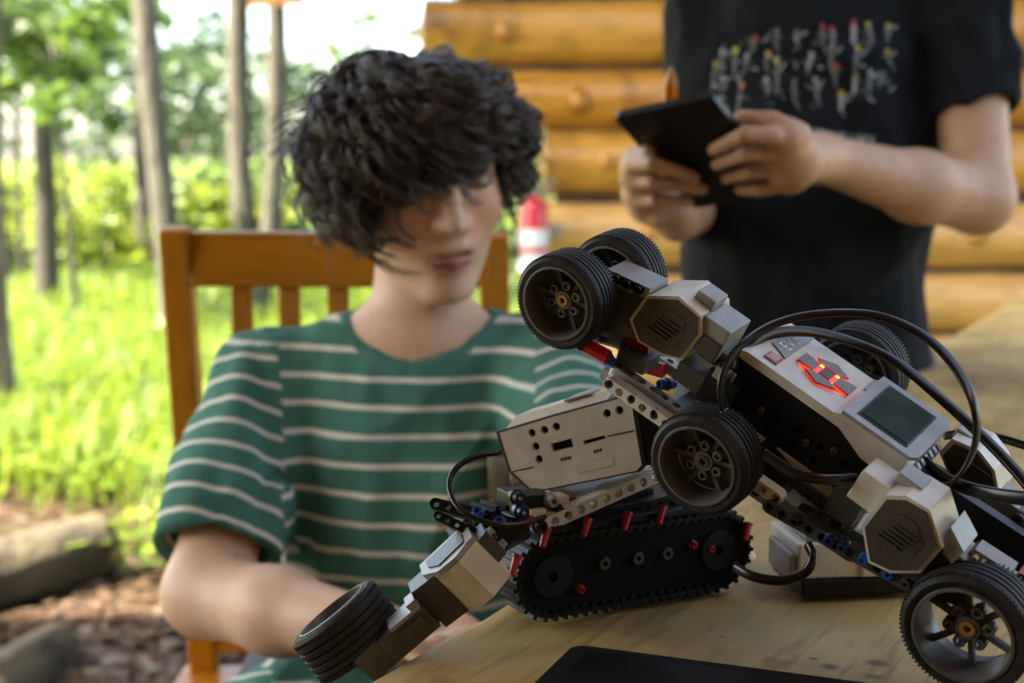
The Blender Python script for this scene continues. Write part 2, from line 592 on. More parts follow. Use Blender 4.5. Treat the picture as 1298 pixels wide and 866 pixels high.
# ---- trees
bark = {}
bark['pale'] = mat('bark_pale', (.105, .096, .075), .9, c2=(.045, .04, .031), scale=9, stretch=(2.5, 2.5, .5), bump=.02, bscale=16)
bark['dark'] = mat('bark_dark', (.07, .06, .048), .9, c2=(.035, .03, .025), scale=9, stretch=(2.5, 2.5, .5), bump=.02, bscale=16)
bark['tan'] = mat('bark_tan', (.19, .15, .11), .9, c2=(.10, .075, .055), scale=9, stretch=(2.5, 2.5, .5), bump=.02, bscale=16)
leafs = {
 'mid': leaf_mat('leaf_mid_green', (.028, .066, .013), (.085, .15, .026), .45),
 'blue': leaf_mat('leaf_cool_green', (.026, .056, .022), (.062, .11, .04), .4),
 'lime': leaf_mat('leaf_lime', (.11, .17, .018), (.23, .28, .03), .5)}
def tubes(g, pts, rad, n=8, m=0):
    P = np.asarray(pts, float)
    T = np.gradient(P, axis=0); T /= np.linalg.norm(T, axis=1)[:, None]
    v, f = [], []
    for i in range(len(P)):
        u = nrm(np.cross(T[i], [.1, 1, .2])); w_ = np.cross(T[i], u)
        for k in range(n):
            a = 2 * math.pi * k / n
            rr = rad[i] * (1 + .2 * noise.noise(Vector(P[i]) * 2.5 + Vector((k * .7, 0, 0))))
            v.append(P[i] + rr * (u * math.cos(a) + w_ * math.sin(a)))
    for i in range(len(P) - 1):
        for k in range(n):
            l = (k + 1) % n
            f.append((i * n + k, i * n + l, (i + 1) * n + l, (i + 1) * n + k))
    f.append(tuple(range((len(P) - 1) * n, len(P) * n)))
    g.add(v, f, m)
def leaf_mesh(name, clumps, per, size, m):
    """clumps: (centre, radius); flat leaf-shaped quads spread through them"""
    C = np.repeat(np.array([c for c, r in clumps]), per, 0)
    R = np.repeat(np.array([r for c, r in clumps]), per)
    sh = np.repeat(rng.uniform(0, .6, len(clumps)), per)
    n = len(C)
    d = rng.normal(0, 1, (n, 3)); d /= np.linalg.norm(d, axis=1)[:, None]
    P = C + d * (R * rng.uniform(.1, 1, n) ** .6)[:, None] * np.array([1, 1, .65])
    a = rng.normal(0, 1, (n, 3)); a[:, 2] *= .5; a /= np.linalg.norm(a, axis=1)[:, None]
    b = np.cross(a, rng.normal(0, 1, (n, 3))); b /= np.linalg.norm(b, axis=1)[:, None]
    s = size * rng.uniform(.6, 1.4, n)[:, None]
    V = np.stack([P - a * s, P - b * s * .55, P + a * s, P + b * s * .55], 1)
    me = bpy.data.meshes.new(name)
    me.vertices.add(4 * n); me.vertices.foreach_set('co', V.reshape(-1).astype('f'))
    me.loops.add(4 * n); me.loops.foreach_set('vertex_index', np.arange(4 * n, dtype='i'))
    me.polygons.add(n); me.polygons.foreach_set('loop_start', np.arange(0, 4 * n, 4, dtype='i'))
    me.update(calc_edges=True)
    me.materials.append(m)
    attr_float(me, 'shade', np.repeat(np.clip(sh + rng.uniform(0, .4, n), 0, 1), 4))
    return me
def gp(px, d):                                   # point on the ground at photo column px and distance d
    x = (px - CX) / FPX * d / math.cos(PITCH)
    return np.array([x, d, ground_h(x, d)])
def tree(name, label, base, r, h, lean, bk, lf, crown, size=.07, per=60, fork=None, twigs=10, cat='tree', group=None):
    """base point, trunk radius, trunk height, lean (dx,dy per metre); crown: list of (height0, height1, spread, clumps)"""
    t = thing(name, base, label, cat, group)
    g = G()
    N = 14
    ph = rng.uniform(0, 6)
    def axis(z): return base + np.array([lean[0] * z + .05 * math.sin(z * 1.3 + ph), lean[1] * z + .05 * math.cos(z * 1.1 + ph), z])
    zs = np.linspace(-.1, h, N)
    tubes(g, [axis(z) for z in zs], [r * (1.0 - .55 * max(z, 0) / h) * (1 + .35 * math.exp(-max(z, 0) * 5)) for z in zs], 10)
    cl = []
    if fork:
        z0, dx = fork
        p0 = axis(z0)
        tubes(g, [p0 + np.array([dx * (1 - math.exp(-14 * k)), .1 * k, (h - z0) * k]) for k in np.linspace(0, 1, 24)], [r * .9 * (1 - .5 * k) for k in np.linspace(0, 1, 24)], 8)
    for (z0, z1, sp, n) in crown:
        for i in range(n):
            z = rng.uniform(z0, z1)
            a = rng.uniform(0, 2 * np.pi)
            q = sp * rng.uniform(.25, 1)
            p = axis(min(z, h)) * [1, 1, 0] + [q * math.cos(a), q * math.sin(a), base[2] + z]
            cl.append((p, rng.uniform(.16, .34) * min(1.5, max(.6, sp))))
            if i < twigs:
                s0 = axis(max(.2, min(h, z) - .35 * q - .1))
                mid = (s0 + p) / 2 + [0, 0, .06]
                tubes(g, [s0, mid, p], [max(.012, r * .28), max(.008, r * .16), .004], 5)
    g.mk('trunk', bark[bk], t, True)
    if cl:
        me = leaf_mesh('crown', cl, per, size, leafs[lf])
        o = bpy.data.objects.new('crown', me)
        link(o, t, Matrix.Identity(4))
    return t
TG = 'trees in the clearing'
tree('slender_tree', 'pale slender tree trunk rising from grass left of the log seat', gp(3, 5.5), .078, 6, (-.004, 0), 'tan', 'mid', [(3.4, 6.5, 1.2, 9)], group=TG)
tree('slender_tree', 'dark thin leaning tree trunk standing in the sunlit grass', gp(62, 9.3), .072, 6.5, (-.035, .01), 'dark', 'mid', [(3, 6.5, 1.5, 9), (1.75, 2.4, .7, 6)], group=TG)
tree('slender_tree', 'straight grey-green tree trunk directly behind the chair post', gp(214, 8.0), .078, 7, (-.012, 0), 'pale', 'mid', [(3.5, 7, 1.5, 9)], group=TG)
tree('forked_tree', 'forked tree with twin trunks behind the chair back', gp(322, 8.6), .076, 7, (-.008, 0), 'pale', 'mid', [(3.5, 7, 1.6, 9)], fork=(.1, .18), group=TG)
tree('slender_tree', 'very thin dark sapling stem beside the dark leaning tree', gp(22, 10.5), .04, 5, (-.05, 0), 'dark', 'mid', [(2.2, 5, 1.0, 10)], group=TG)
tree('slender_tree', 'dark tree trunk half hidden behind the grey-green trunk', gp(196, 12.5), .085, 7, (-.006, 0), 'dark', 'blue', [(2.2, 7, 1.5, 12)], group=TG)
# understorey saplings whose leaves fill the view under the big crowns
sap = [(90, 8.6, 'mid', 1.35, 2.1, .7, 16), (40, 11, 'mid', 1.3, 2.6, .9, 20), (150, 14, 'blue', 1.1, 2.6, 1.2, 26), (250, 13, 'blue', 1.2, 2.3, 1.1, 22),
       (300, 16, 'blue', 1.1, 2.2, 1.2, 22), (120, 19, 'mid', 1.2, 3.4, 1.4, 24), (400, 17, 'blue', 1.1, 2.1, 1.2, 16), (500, 15, 'mid', 1.0, 2.6, 1.1, 22),
       (20, 16, 'blue', 1.2, 3.2, 1.4, 26), (215, 22, 'blue', 1.3, 3.4, 1.6, 26), (575, 12, 'mid', 1.2, 2.6, 1.0, 20), (640, 13, 'mid', .2, 2.4, 1.0, 26), (690, 10, 'mid', .2, 2.2, .8, 20)]
sap_l = ['leafy sapling with bright leaves hanging over the grass', 'small leafy sapling between the two dark trunks', 'cool green sapling at the field edge behind the grey-green trunk',
         'cool green sapling right of the grey-green trunk', 'cool green sapling left of the forked tree', 'taller green sapling far out in the field', 'low thin-leaved sapling right of the forked tree',
         'green sapling behind the curly dark hair', 'dense cool green sapling far behind the pale slender trunk', 'distant cool green sapling beyond the field edge', 'green sapling beside the staggered log ends',
         'low green sapling seen through the gap by the fire extinguisher', 'leafy green sapling just behind the log wall end']
for (px, d, lf, z0, z1, s_, n), lb in zip(sap, sap_l):
    tree('sapling', lb, gp(px, d), .022, z1 - .2, (rng.uniform(-.03, .03), 0), 'dark', lf, [(z0, z1, s_, n)], size=.075, per=27, twigs=8, cat='sapling', group='saplings behind the clearing')
# bushes lit by the sun at the edge of the grass
def bush(label, px, d, sp, h, n, lf='lime', per=70):
    b = gp(px, d)
    t = thing('bush', b, label, 'bush', 'sunlit bushes at the field edge')
    g = G()
    cl = []
    for i in range(n):
        a = rng.uniform(0, 2 * np.pi); q = sp * rng.uniform(0, 1) ** .6; z = h * rng.uniform(.12, 1) * (1 - .5 * (q / sp) ** 2)
        p = b + [q * math.cos(a), q * math.sin(a) * .7, z]
        cl.append((p, rng.uniform(.15, .3)))
        if i < 8:
            tubes(g, [b + [0, 0, -.03], (b + p) / 2 + [0, 0, .08], p], [.02, .012, .005], 5)
    g.mk('stem', bark['dark'], t, True)
    link(bpy.data.objects.new('foliage', leaf_mesh('foliage', cl, per, .06, leafs[lf])), t, Matrix.Identity(4))
bush('bright lime bush glowing between the dark leaning tree and grey-green trunk', 130, 13, 1.3, .95, 36)
bush('lime bush behind the pale slender trunk', 10, 12, .9, .9, 24)
bush('lime bush between the grey-green trunk and the forked tree', 265, 13.5, .9, .85, 24)
bush('small lime bush right of the forked tree', 400, 15, 1.0, .8, 22)
bush('green bush behind the seated person', 520, 14, 1.2, .8, 24, 'mid')
bush('wide green hedge-like bush far across the field', 180, 30, 4.5, 1.5, 80, 'mid', 60)
bush('far bush on the right of the field', 420, 32, 4.0, 1.6, 70, 'blue', 60)

# ---- wooden board on the forked tree
wood_or = wood_mat('varnished_log', (.46, .21, .028), (.31, .12, .014), (.10, .036, .008), 'X', 5, .38, .35, big=(2.6, .46, .70, .8))
wood_lt = wood_mat('pale_log', (.54, .31, .10), (.43, .22, .06), (.2, .1, .03), 'X', 5, .45, .2, big=(2.2, .5, .8, .5))
wood_md = wood_mat('honey_log', (.52, .26, .045), (.33, .14, .02), (.09, .04, .01), 'X', 6, .4, .3, big=(3.0, .45, .66, .85))
g = G()
pb = gp(360, 8.35); pb[2] = 1.05 + 8.4 * .1025
g.box(pb + [0, 0, .16], [.16, 0, .006], [0, .02, 0], [0, 0, .16])
g.box(pb + [0, .05, .10], [.05, 0, 0], [0, .04, 0], [0, 0, .03])
tag(g.mk('trunk_board', wood_or), 'orange wooden board fixed across the forked tree', 'board')

# ---- log wall
def log_mesh(name, x0, x1, y, z, r, m, seed, parent):
    N, K = 60, 22
    v, f = [], []
    for i in range(N):
        t = i / (N - 1)
        x = x0 + (x1 - x0) * t
        rr = r
        for k in range(K):
            a = 2 * math.pi * k / K
            p = Vector((x * 1.1 + seed, math.cos(a) * .9, math.sin(a) * .9))
            q = rr * (1 + .13 * noise.noise(p * 1.6) + .08 * noise.noise(p * 4.5))
            v.append((x, y + q * math.cos(a), z + q * math.sin(a) * .98))
        # bevelled cut end
    v += [(x0 - .025, y, z), (x1, y, z)]
    for i in range(N - 1):
        for k in range(K):
            l = (k + 1) % K
            f.append((i * K + k, i * K + l, (i + 1) * K + l, (i + 1) * K + k))
    for k in range(K):
        l = (k + 1) % K
        f.append((N * K, l, k)); f.append((N * K + 1, (N - 1) * K + k, (N - 1) * K + l))
    o = mk(name, v, f, m, parent, 50)
    # stub knots
    return o
WY = 5.0
lw = thing('log_wall', (1.5, WY, 0), 'honey-coloured log cabin wall with staggered log ends', 'wall')
logs = [(.085, .115, .16), (.32, .12, .16), (.545, .115, .13), (.785, .122, .12), (1.03, .118, .115), (1.25, .106, -.125), (1.475, .12, -.30), (1.72, .12, -.2), (1.96, .115, -.3), (2.2, .115, -.2), (2.44, .105, -.3)]
for i, (z, r, x0) in enumerate(logs):
    o = log_mesh('log', x0, 4.2, WY, z, r, [wood_or, wood_lt, wood_lt, wood_lt, wood_md, wood_or, wood_md, wood_or, wood_or, wood_or, wood_or][i], i * 7.3, lw)
chink = mat('dark_chinking', (.07, .045, .022), .9, c2=(.04, .025, .013), scale=12, bump=.01)
for (za, ra, xa), (zb, rb_, xb) in zip(logs[:-1], logs[1:]):
    xm = max(xa, xb) + .03
    g = G(); g.box(((xm + 4.2) / 2, WY + .015, ((za + ra) + (zb - rb_)) / 2), [(4.2 - xm) / 2, 0, 0], [0, .055, 0], [0, 0, .045]); g.mk('chinking', chink, lw)
# knots: trimmed branch stubs on the logs
for (px, py) in ((735, 128), (640, 40), (770, 205), (1240, 300), (820, 300), (1230, 60)):
    p = on_plane(px, py, (0, WY - .125, 0), np.array([0, 1.0, 0]))
    g = G(); g.lathe(p + [0, .03, 0], [0, -1, 0], [(.001, .055), (.018, .05), (.03, .03), (.045, 0), (.001, 0)], 12)
    g.mk('knot', wood_or, lw, True)

# ---- fire extinguisher on the end of the logs
fx = at(676, 292, 4.78)
fe = thing('fire_extinguisher', fx - [0, 0, .16], 'small red fire extinguisher with white label at the log ends', 'extinguisher')
redp = mat('red_enamel', (.52, .015, .02), .25, coat=.4)
lab = mat('white_paper_label', (.75, .75, .76), .6, c2=(.6, .6, .66), scale=40)
steel = mat('steel', (.55, .55, .56), .35, metal=.9)
pr = [(.001, -.155), (.045, -.155), (.05, -.145), (.05, .07), (.042, .095), (.022, .108), (.02, .12), (.001, .12)]
G().lathe(fx, [0, 0, 1], pr, 24).mk('cylinder', redp, fe, 40)
G().lathe(fx, [0, 0, 1], [(.0505, -.14), (.0515, -.14), (.0515, .005), (.0505, .005)], 24).mk('paper_label', lab, fe, 40)
G().lathe(fx, [0, 0, 1], [(.0517, -.075), (.0522, -.075), (.0522, -.055), (.0517, -.055)], 24).mk('label_band', redp, fe, 40)
g = G(); g.cyl(fx + [0, 0, .115], fx + [0, 0, .14], .016); g.cyl(fx + [-.005, -.01, .135], fx + [-.03, -.02, .135], .016); g.cyl(fx + [0, -.012, .135], fx + [0, -.03, .135], .014); g.mk('valve', steel, fe, 40)
g = G(); g.box(fx + [.03, -.01, .155], [.045, 0, .012], [0, .008, 0], [0, 0, .005]); g.box(fx + [.03, -.01, .137], [.04, 0, -.004], [0, .008, 0], [0, 0, .004]); g.mk('lever', steel, fe)
G().sweep(spline([fx + [-.03, -.02, .13], fx + [-.06, -.03, .08], fx + [-.058, -.03, -.05], fx + [-.05, -.03, -.1]]), .008, .008, (0, 1, 0), flat=False).mk('hose', M['black'], fe, True)
g = G(); g.box(fx + [.06, .05, 0], [.03, 0, 0], [0, .05, 0], [0, 0, .02]); g.mk('bracket', steel, fe)

# ---- unseen porch roof and posts, extent shaped to shade the table
rf = thing('shade_roof', (1.5, 1.5, 2.55), 'unseen wooden porch roof on log posts, shaped to shade the table', 'roof')
bd = wood_mat('roof_board', (.40, .24, .10), (.30, .17, .06), (.15, .08, .03), 'X', 6, .6)
RX0, RX1, RY0, RY1 = -2.9, 1.0, -1.6, 2.5
for i in range(8):
    y0 = RY0 + (RY1 - RY0) * i / 8
    g = G(); g.box(((RX0 + RX1) / 2, y0 + .256, 2.62 + .03 * (i % 2)), [(RX1 - RX0) / 2, 0, 0], [0, .275, 0], [0, 0, .014]); g.mk('roof_board', bd, rf)
for x in (RX0 + .2, -1.4, -.3, RX1 - .2):
    g = G(); g.cyl((x, RY0, 2.5), (x, RY1, 2.5), .075, n=14); g.mk('rafter', wood_or, rf, 40)
g = G(); g.cyl((RX0, RY1 - .2, 2.37), (2.4, RY1 - .2, 2.37), .07, n=14); g.mk('beam', wood_or, rf, 40)
for x, y in ((RX0 + .2, RY1 - .2), (RX0 + .2, RY0 + .2), (RX1 - .2, RY0 + .2), (2.2, RY1 - .2)):
    g = G(); g.cyl((x, y, -.05), (x, y, 2.30), .085, .08, n=14); g.mk('post', wood_or, rf, 40)

# ---- unseen eave added to keep the sun off the log wall
ev = thing('shade_eave', (1.4, 4.9, 2.5), 'unseen wooden eave boards added to shade the log wall', 'roof')
for i in range(5):
    g = G(); g.box((1.4, 4.1 + .4 * i, 2.62 + .03 * (i % 2)), [2.9, 0, 0], [0, .21, 0], [0, 0, .014]); g.mk('roof_board', bd, ev)
for x in (-.6, 1.4, 3.4):
    g = G(); g.cyl((x, 4.0, 2.56), (x, 5.7, 2.56), .05, n=12); g.mk('rafter', wood_or, ev, 40)

# ---- unseen log wall added behind the camera to block fill light
cw = thing('shade_wall', (.5, -1.3, 0), 'unseen log wall added behind the camera to block light', 'wall')
for i in range(11):
    log_mesh('log', -2.6, 3.4, -1.3, .12 + .235 * i, .124, wood_or, i * 3.1 + 50, cw)
for sx_ in (-1.75, 1.45):  # plank side walls, added to cut light from beside the camera
    for i in range(21):
        g = G(); g.box((sx_, -1.17 + .0825 * i, 1.28), [.02, 0, 0], [0, .040, 0], [0, 0, 1.25]); g.mk('plank', bd, cw)

# ---- log seat lying at the edge of the soil, sawn logs
mottled = mat('mottled_bark', (.03, .022, .015), .95, c2=(.085, .068, .038), scale=6, bump=.03, bscale=14)  # mixes lit-top and dark-underside tones of the logs into the bark
sawn = mat('sawn_end', (.26, .21, .13), .9, c2=(.15, .12, .07), scale=14)
def ground_log(label, a, b, r, r2):
    a, b = np.asarray(a), np.asarray(b)
    t = thing('fallen_log', (a + b) / 2 * [1, 1, 0], label, 'log', 'cut logs on the soil')
    g = G(); N = 24
    P = [a + (b - a) * k for k in np.linspace(0, 1, N)]
    tubes(g, P, [r + (r2 - r) * k for k in np.linspace(0, 1, N)], 18)
    g.mk('bark', mottled, t, True)
    ax = nrm(b - a)
    for e, rr, s_ in ((a, r, -1), (b, r2, 1)):
        h = G(); h.lathe(e, ax * s_, [(.001, .012), (rr * .6, .012), (rr * .93, .006), (rr * .95, -.02), (.001, -.02)], 18); h.mk('sawn_end', sawn, t, 40)
lg = gp(122, 3.42); lg[2] = .10
la = gp(-60, 3.15); la[2] = .085
ground_log('mossy cut log lying across another log on the soil', la, lg, .078, .072)
lb_ = gp(58, 2.86); lb_[2] = .03
lc = gp(-40, 2.6); lc[2] = .03
ground_log('smaller cut log lying under the mossy log', lc, lb_, .062, .06)
stone = mat('pebble', (.11, .10, .088), .85, c2=(.07, .063, .056), scale=20, bump=.004)
for i, (px, py) in enumerate(((103, 812), (145, 842), (175, 795), (120, 855), (195, 850), (152, 770), (215, 820), (96, 772))):
    p = on_z(px, py, 0.01)
    b = bmesh.new(); bmesh.ops.create_icosphere(b, subdivisions=2, radius=1)
    sx = .022 + .018 * rng.uniform()
    v = [tuple(p + np.array(q.co) * [sx, sx * .8, sx * .5] * (1 + .25 * noise.noise(q.co * 1.5 + Vector((i, 0, 0))))) for q in b.verts]
    f = [[q.index for q in k.verts] for k in b.faces]; b.free()
    tag(mk('stone', v, f, stone, None, True), 'small pale stone on the leafy soil beside the cut logs', 'stone', 'stones on the soil')

# ================================================================== table
E0 = on_z(500, 866, TABZ); E1 = on_z(1298, 378, TABZ)
TE = nrm(E1 - E0); TN = np.array([TE[1], -TE[0], 0])          # along the left edge; inwards
def tp(s, n, z=0): return E0 + TE * s + TN * n + np.array([0, 0, z])
S0, S1, TW, TT = -.22, 3.2, .86, .075
tb = thing('slab_table', tp(1.3, .43, -TABZ), 'thick pale wooden slab table with rounded live edge', 'table')
def edge_w(s): return .004 * math.sin(s * 7 + .5) + .006 * noise.noise(Vector((s * 5, 0, 2))) + .004 * noise.noise(Vector((s * 25, 0, 2)))
NS = 160
v, f = [], []
prof = []
for i in range(NS):
    s = S0 + (S1 - S0) * (i / (NS - 1)) ** 1.4
    w0 = edge_w(s)
    ring = []
    for k in range(9):                                  # rounded left edge
        a = math.pi * (k / 8)
        ring.append((w0 - .012 - .034 * math.sin(a) * (1 + .1 * noise.noise(Vector((s * 8, k, 0)))), -TT / 2 + TT / 2 * -math.cos(a) if k not in (0, 8) else (-TT if k == 0 else 0)))
    for n_ in np.linspace(.004, TW, 36):
        ring.append((n_, 0))
    ring.append((TW, -TT))
    for (n_, z) in ring:
        dz = 0
        if z > -.02:
            dz = .0035 * noise.noise(Vector((s * 5, n_ * 9, 0))) * min(1, n_ / .1 + .2) - (.004 if n_ < .03 else 0)
        v.append(tp(s, n_, z + dz - .0025))
K = len(ring)
for i in range(NS - 1):
    for k in range(K):
        l = (k + 1) % K
        f.append((i * K + k, (i + 1) * K + k, (i + 1) * K + l, i * K + l))
f.append(tuple(range(K))); f.append(tuple(range((NS - 1) * K, NS * K))[::-1])
slab_w = frame(tp(0, 0), TE, -TN, (0, 0, 1))
wi = slab_w.inverted()
def loc(px, py): return tuple(wi @ Vector(on_z(px, py, TABZ)))
dk = (.045, .03, .016)
stains = [(loc(1052, 840), .006, .85, dk), (loc(1112, 834), .007, .75, dk), (loc(1108, 851), .006, .7, dk), (loc(1032, 829), .003, .8, dk), (loc(985, 838), .009, .5, (.12, .05, .025)),
          (loc(915, 805), .002, .8, dk), (loc(1010, 831), .002, .7, dk), (loc(560, 850), .010, .45, (.16, .09, .035)), (loc(1215, 487), .028, .5, (.16, .11, .05)), (loc(1270, 470), .02, .4, (.18, .13, .06)),
          (loc(620, 812), .002, .6, dk), (loc(610, 835), .0016, .6, dk)]
slab_m = wood_mat('table_wood', (.56, .40, .155), (.44, .295, .10), (.19, .11, .03), 'X', 16, .62, 0, stains, 1.2, big=(5.5, .46, .70, .75))
me = mesh_of('table_top', [wi @ Vector(p) for p in v], f, slab_m, 50)
put('table_top', me, tb, slab_w)
for s in (.35, 2.5):
    for n_ in (.17, .69):
        g = G(); g.cyl(tp(s, n_, -TABZ), tp(s, n_, -TT - .003), .05, .045, 14); g.mk('leg', wood_or, tb, 40)
    g = G(); g.box(tp(s, .43, -.55), TN * .205, TE * .03, [0, 0, .045]); g.mk('stretcher', wood_or, tb)

# ---- black tablet lying in front of the tracked robot
q0 = on_z(728, 820, TABZ + .007); q1 = on_z(1060, 864, TABZ + .007)
tx = nrm((q1 - q0) * [1, 1, 0]); ty = np.array([tx[1], -tx[0], 0])
if ty[1] > 0: ty = -ty
c0 = np.array([q0[0], q0[1], TABZ + .001])
tt = thing('lying_tablet', c0, 'flat black tablet lying on the table below the tracked robot', 'tablet')
def rrect(o, a, b, la_, lb__, r, n=5):
    out = []
    for (cx, cy, a0) in ((r, r, 180), (la_ - r, r, 270), (la_ - r, lb__ - r, 0), (r, lb__ - r, 90)):
        for k in range(n + 1):
            t = math.radians(a0 + 90 * k / n)
            out.append(o + a * (cx + r * math.cos(t)) + b * (cy + r * math.sin(t)))
    return out
G().prism(rrect(c0, tx, ty, .205, .13, .008), [0, 0, .0075]).mk('case', M['hole'], tt)
screen_m = mat('tablet_glass', (.0025, .0025, .003), .5, spec=.12)
G().prism(rrect(c0 + tx * .01 + ty * .008 + [0, 0, .0075], tx, ty, .185, .114, .003), [0, 0, .0006]).mk('screen', screen_m, tt)

# ================================================================== chair
chw = wood_mat('honey_varnish', (.56, .22, .014), (.42, .15, .01), (.18, .055, .006), 'Z', 8, .33, .4)
chh = wood_mat('honey_varnish_cross', (.56, .22, .014), (.42, .15, .01), (.18, .055, .006), 'X', 8, .33, .4)
CDEP = 1.62
chair = thing('wooden_chair', at(430, 433, CDEP) * [1, 1, 0], 'honey-varnished wooden slat-back chair behind the seated person', 'chair')
def bar(name, a, b, hx, hy, m, parent, sx=(1, 0, 0)):
    a, b = np.asarray(a), np.asarray(b)
    t = nrm(b - a); s_ = nrm(np.asarray(sx, float) - t * np.dot(sx, t)); q = np.cross(t, s_)
    g = G(); g.box((a + b) / 2, s_ * hx, q * hy, (b - a) / 2)
    o = g.mk(name, m, parent)
    bv = o.modifiers.new('b', 'BEVEL'); bv.width = .004; bv.segments = 2
    return o
rk = np.array([0, -.115, 0])                      # the back rakes away from the sitter at the top
def chp(px, py): # point in the raked plane of the chair back
    n_ = nrm(np.array([0, 1, .17])); return on_plane(px, py, at(430, 433, CDEP), n_)
ztop = chp(222, 288)
pl, pr_ = chp(222, 288), chp(626, 296)
bl, br = chp(262, 880), chp(632, 880)
bar('back_post', pl, bl, .0165, .016, chw, chair); bar('back_post', pr_, br, .0165, .016, chw, chair)
for p in (bl, br):
    bar('leg', p - [0, 0, .001], np.array([p[0], p[1] + .02, 0]), .0165, .016, chw, chair)
bar('top_rail', chp(241, 328), chp(608, 330), .031, .011, chh, chair, (0, 0, 1))
bar('lower_rail', chp(262, 800), chp(612, 800), .025, .010, chh, chair, (0, 0, 1))
for px in (306, 366, 428, 490, 552):
    bar('slat', chp(px, 362), chp(px + 12, 772), .0125, .006, chw, chair)
sz = .43
fy = bl[1] - .40
g = G(); g.box(((bl[0] + br[0]) / 2, bl[1] - .2, sz - .0135), [(br[0] - bl[0]) / 2 + .025, 0, 0], [0, .2, 0], [0, 0, .0135]); g.mk('seat', chh, chair)
for x in (bl[0], br[0]):
    bar('leg', (x, fy + .03, 0), (x, fy + .03, sz - .029), .0165, .0165, chw, chair)
    bar('side_rail', (x, fy + .05, .2), (x, bl[1] - .005, .2), .009, .012, chh, chair)
# ================================================================== robots
def arc(c, r, a0, a1, n): return [(c[0] + r * math.cos(math.radians(a0 + (a1 - a0) * k / n)), c[1] + r * math.sin(math.radians(a0 + (a1 - a0) * k / n))) for k in range(n + 1)]
PITCHL = .0072
BEAMS = {}
def beam_mesh(n, m, pitch=PITCHL, flat=False):
    """a studless beam of n holes along local x, holes through local y, origin at the first hole"""
    key = (n, m, round(pitch, 5), flat)
    if key in BEAMS: return BEAMS[key]
    r = pitch * .47
    L = (n - 1) * pitch
    out = arc((0, 0), r, 90, 270, 8) + arc((L, 0), r, -90, 90, 8)
    hr = pitch * .31
    hs = [[(k * pitch + hr * math.cos(2 * math.pi * i / 12), hr * math.sin(2 * math.pi * i / 12)) for i in range(12)] for k in range(n)]
    th = pitch * .92 if not flat else pitch * .5
    g = G()
    g.prism([(x, -th / 2, z) for x, z in out], (0, th, 0), 0, [[(x, -th / 2, z) for x, z in h] for h in hs])
    # counterbore lips: thin raised ring inside every hole half way through
    for h in range(n):
        g.lathe((h * pitch, 0, 0), (0, 1, 0), [(hr * 1.02, -th * .28), (hr * .78, -th * .26), (hr * .78, th * .26), (hr * 1.02, th * .28)], 12)
    BEAMS[key] = g.mesh('beam', M[m])
    return BEAMS[key]
def beam(parent, p0, p1, side, n, m, name='beam'):
    """beam from p0 to p1 (first and last hole centres); side = direction of the holes"""
    p0, p1 = np.asarray(p0), np.asarray(p1)
    x = nrm(p1 - p0); y = nrm(np.asarray(side) - x * np.dot(side, x)); z = np.cross(x, y)
    pitch = np.linalg.norm(p1 - p0) / (n - 1)
    return put(name, beam_mesh(n, m, pitch), parent, frame(p0, x, y, z))
def pin(parent, p, ax, m, r=.0024, l=.006, name='pin'):
    p = np.asarray(p); ax = nrm(ax)
    g = G(); g.lathe(p - ax * l * .5, ax, [(r * .45, l * .25), (r * .45, 0), (r * .9, 0), (r, l * .08), (r, l * .42), (r * 1.25, l * .45), (r * 1.25, l * .55), (r, l * .58), (r, l * .92), (r * .9, l), (r * .45, l), (r * .45, l * .75)], 12)
    return g.mk(name, M[m], parent, 40)
WHEELS = {}
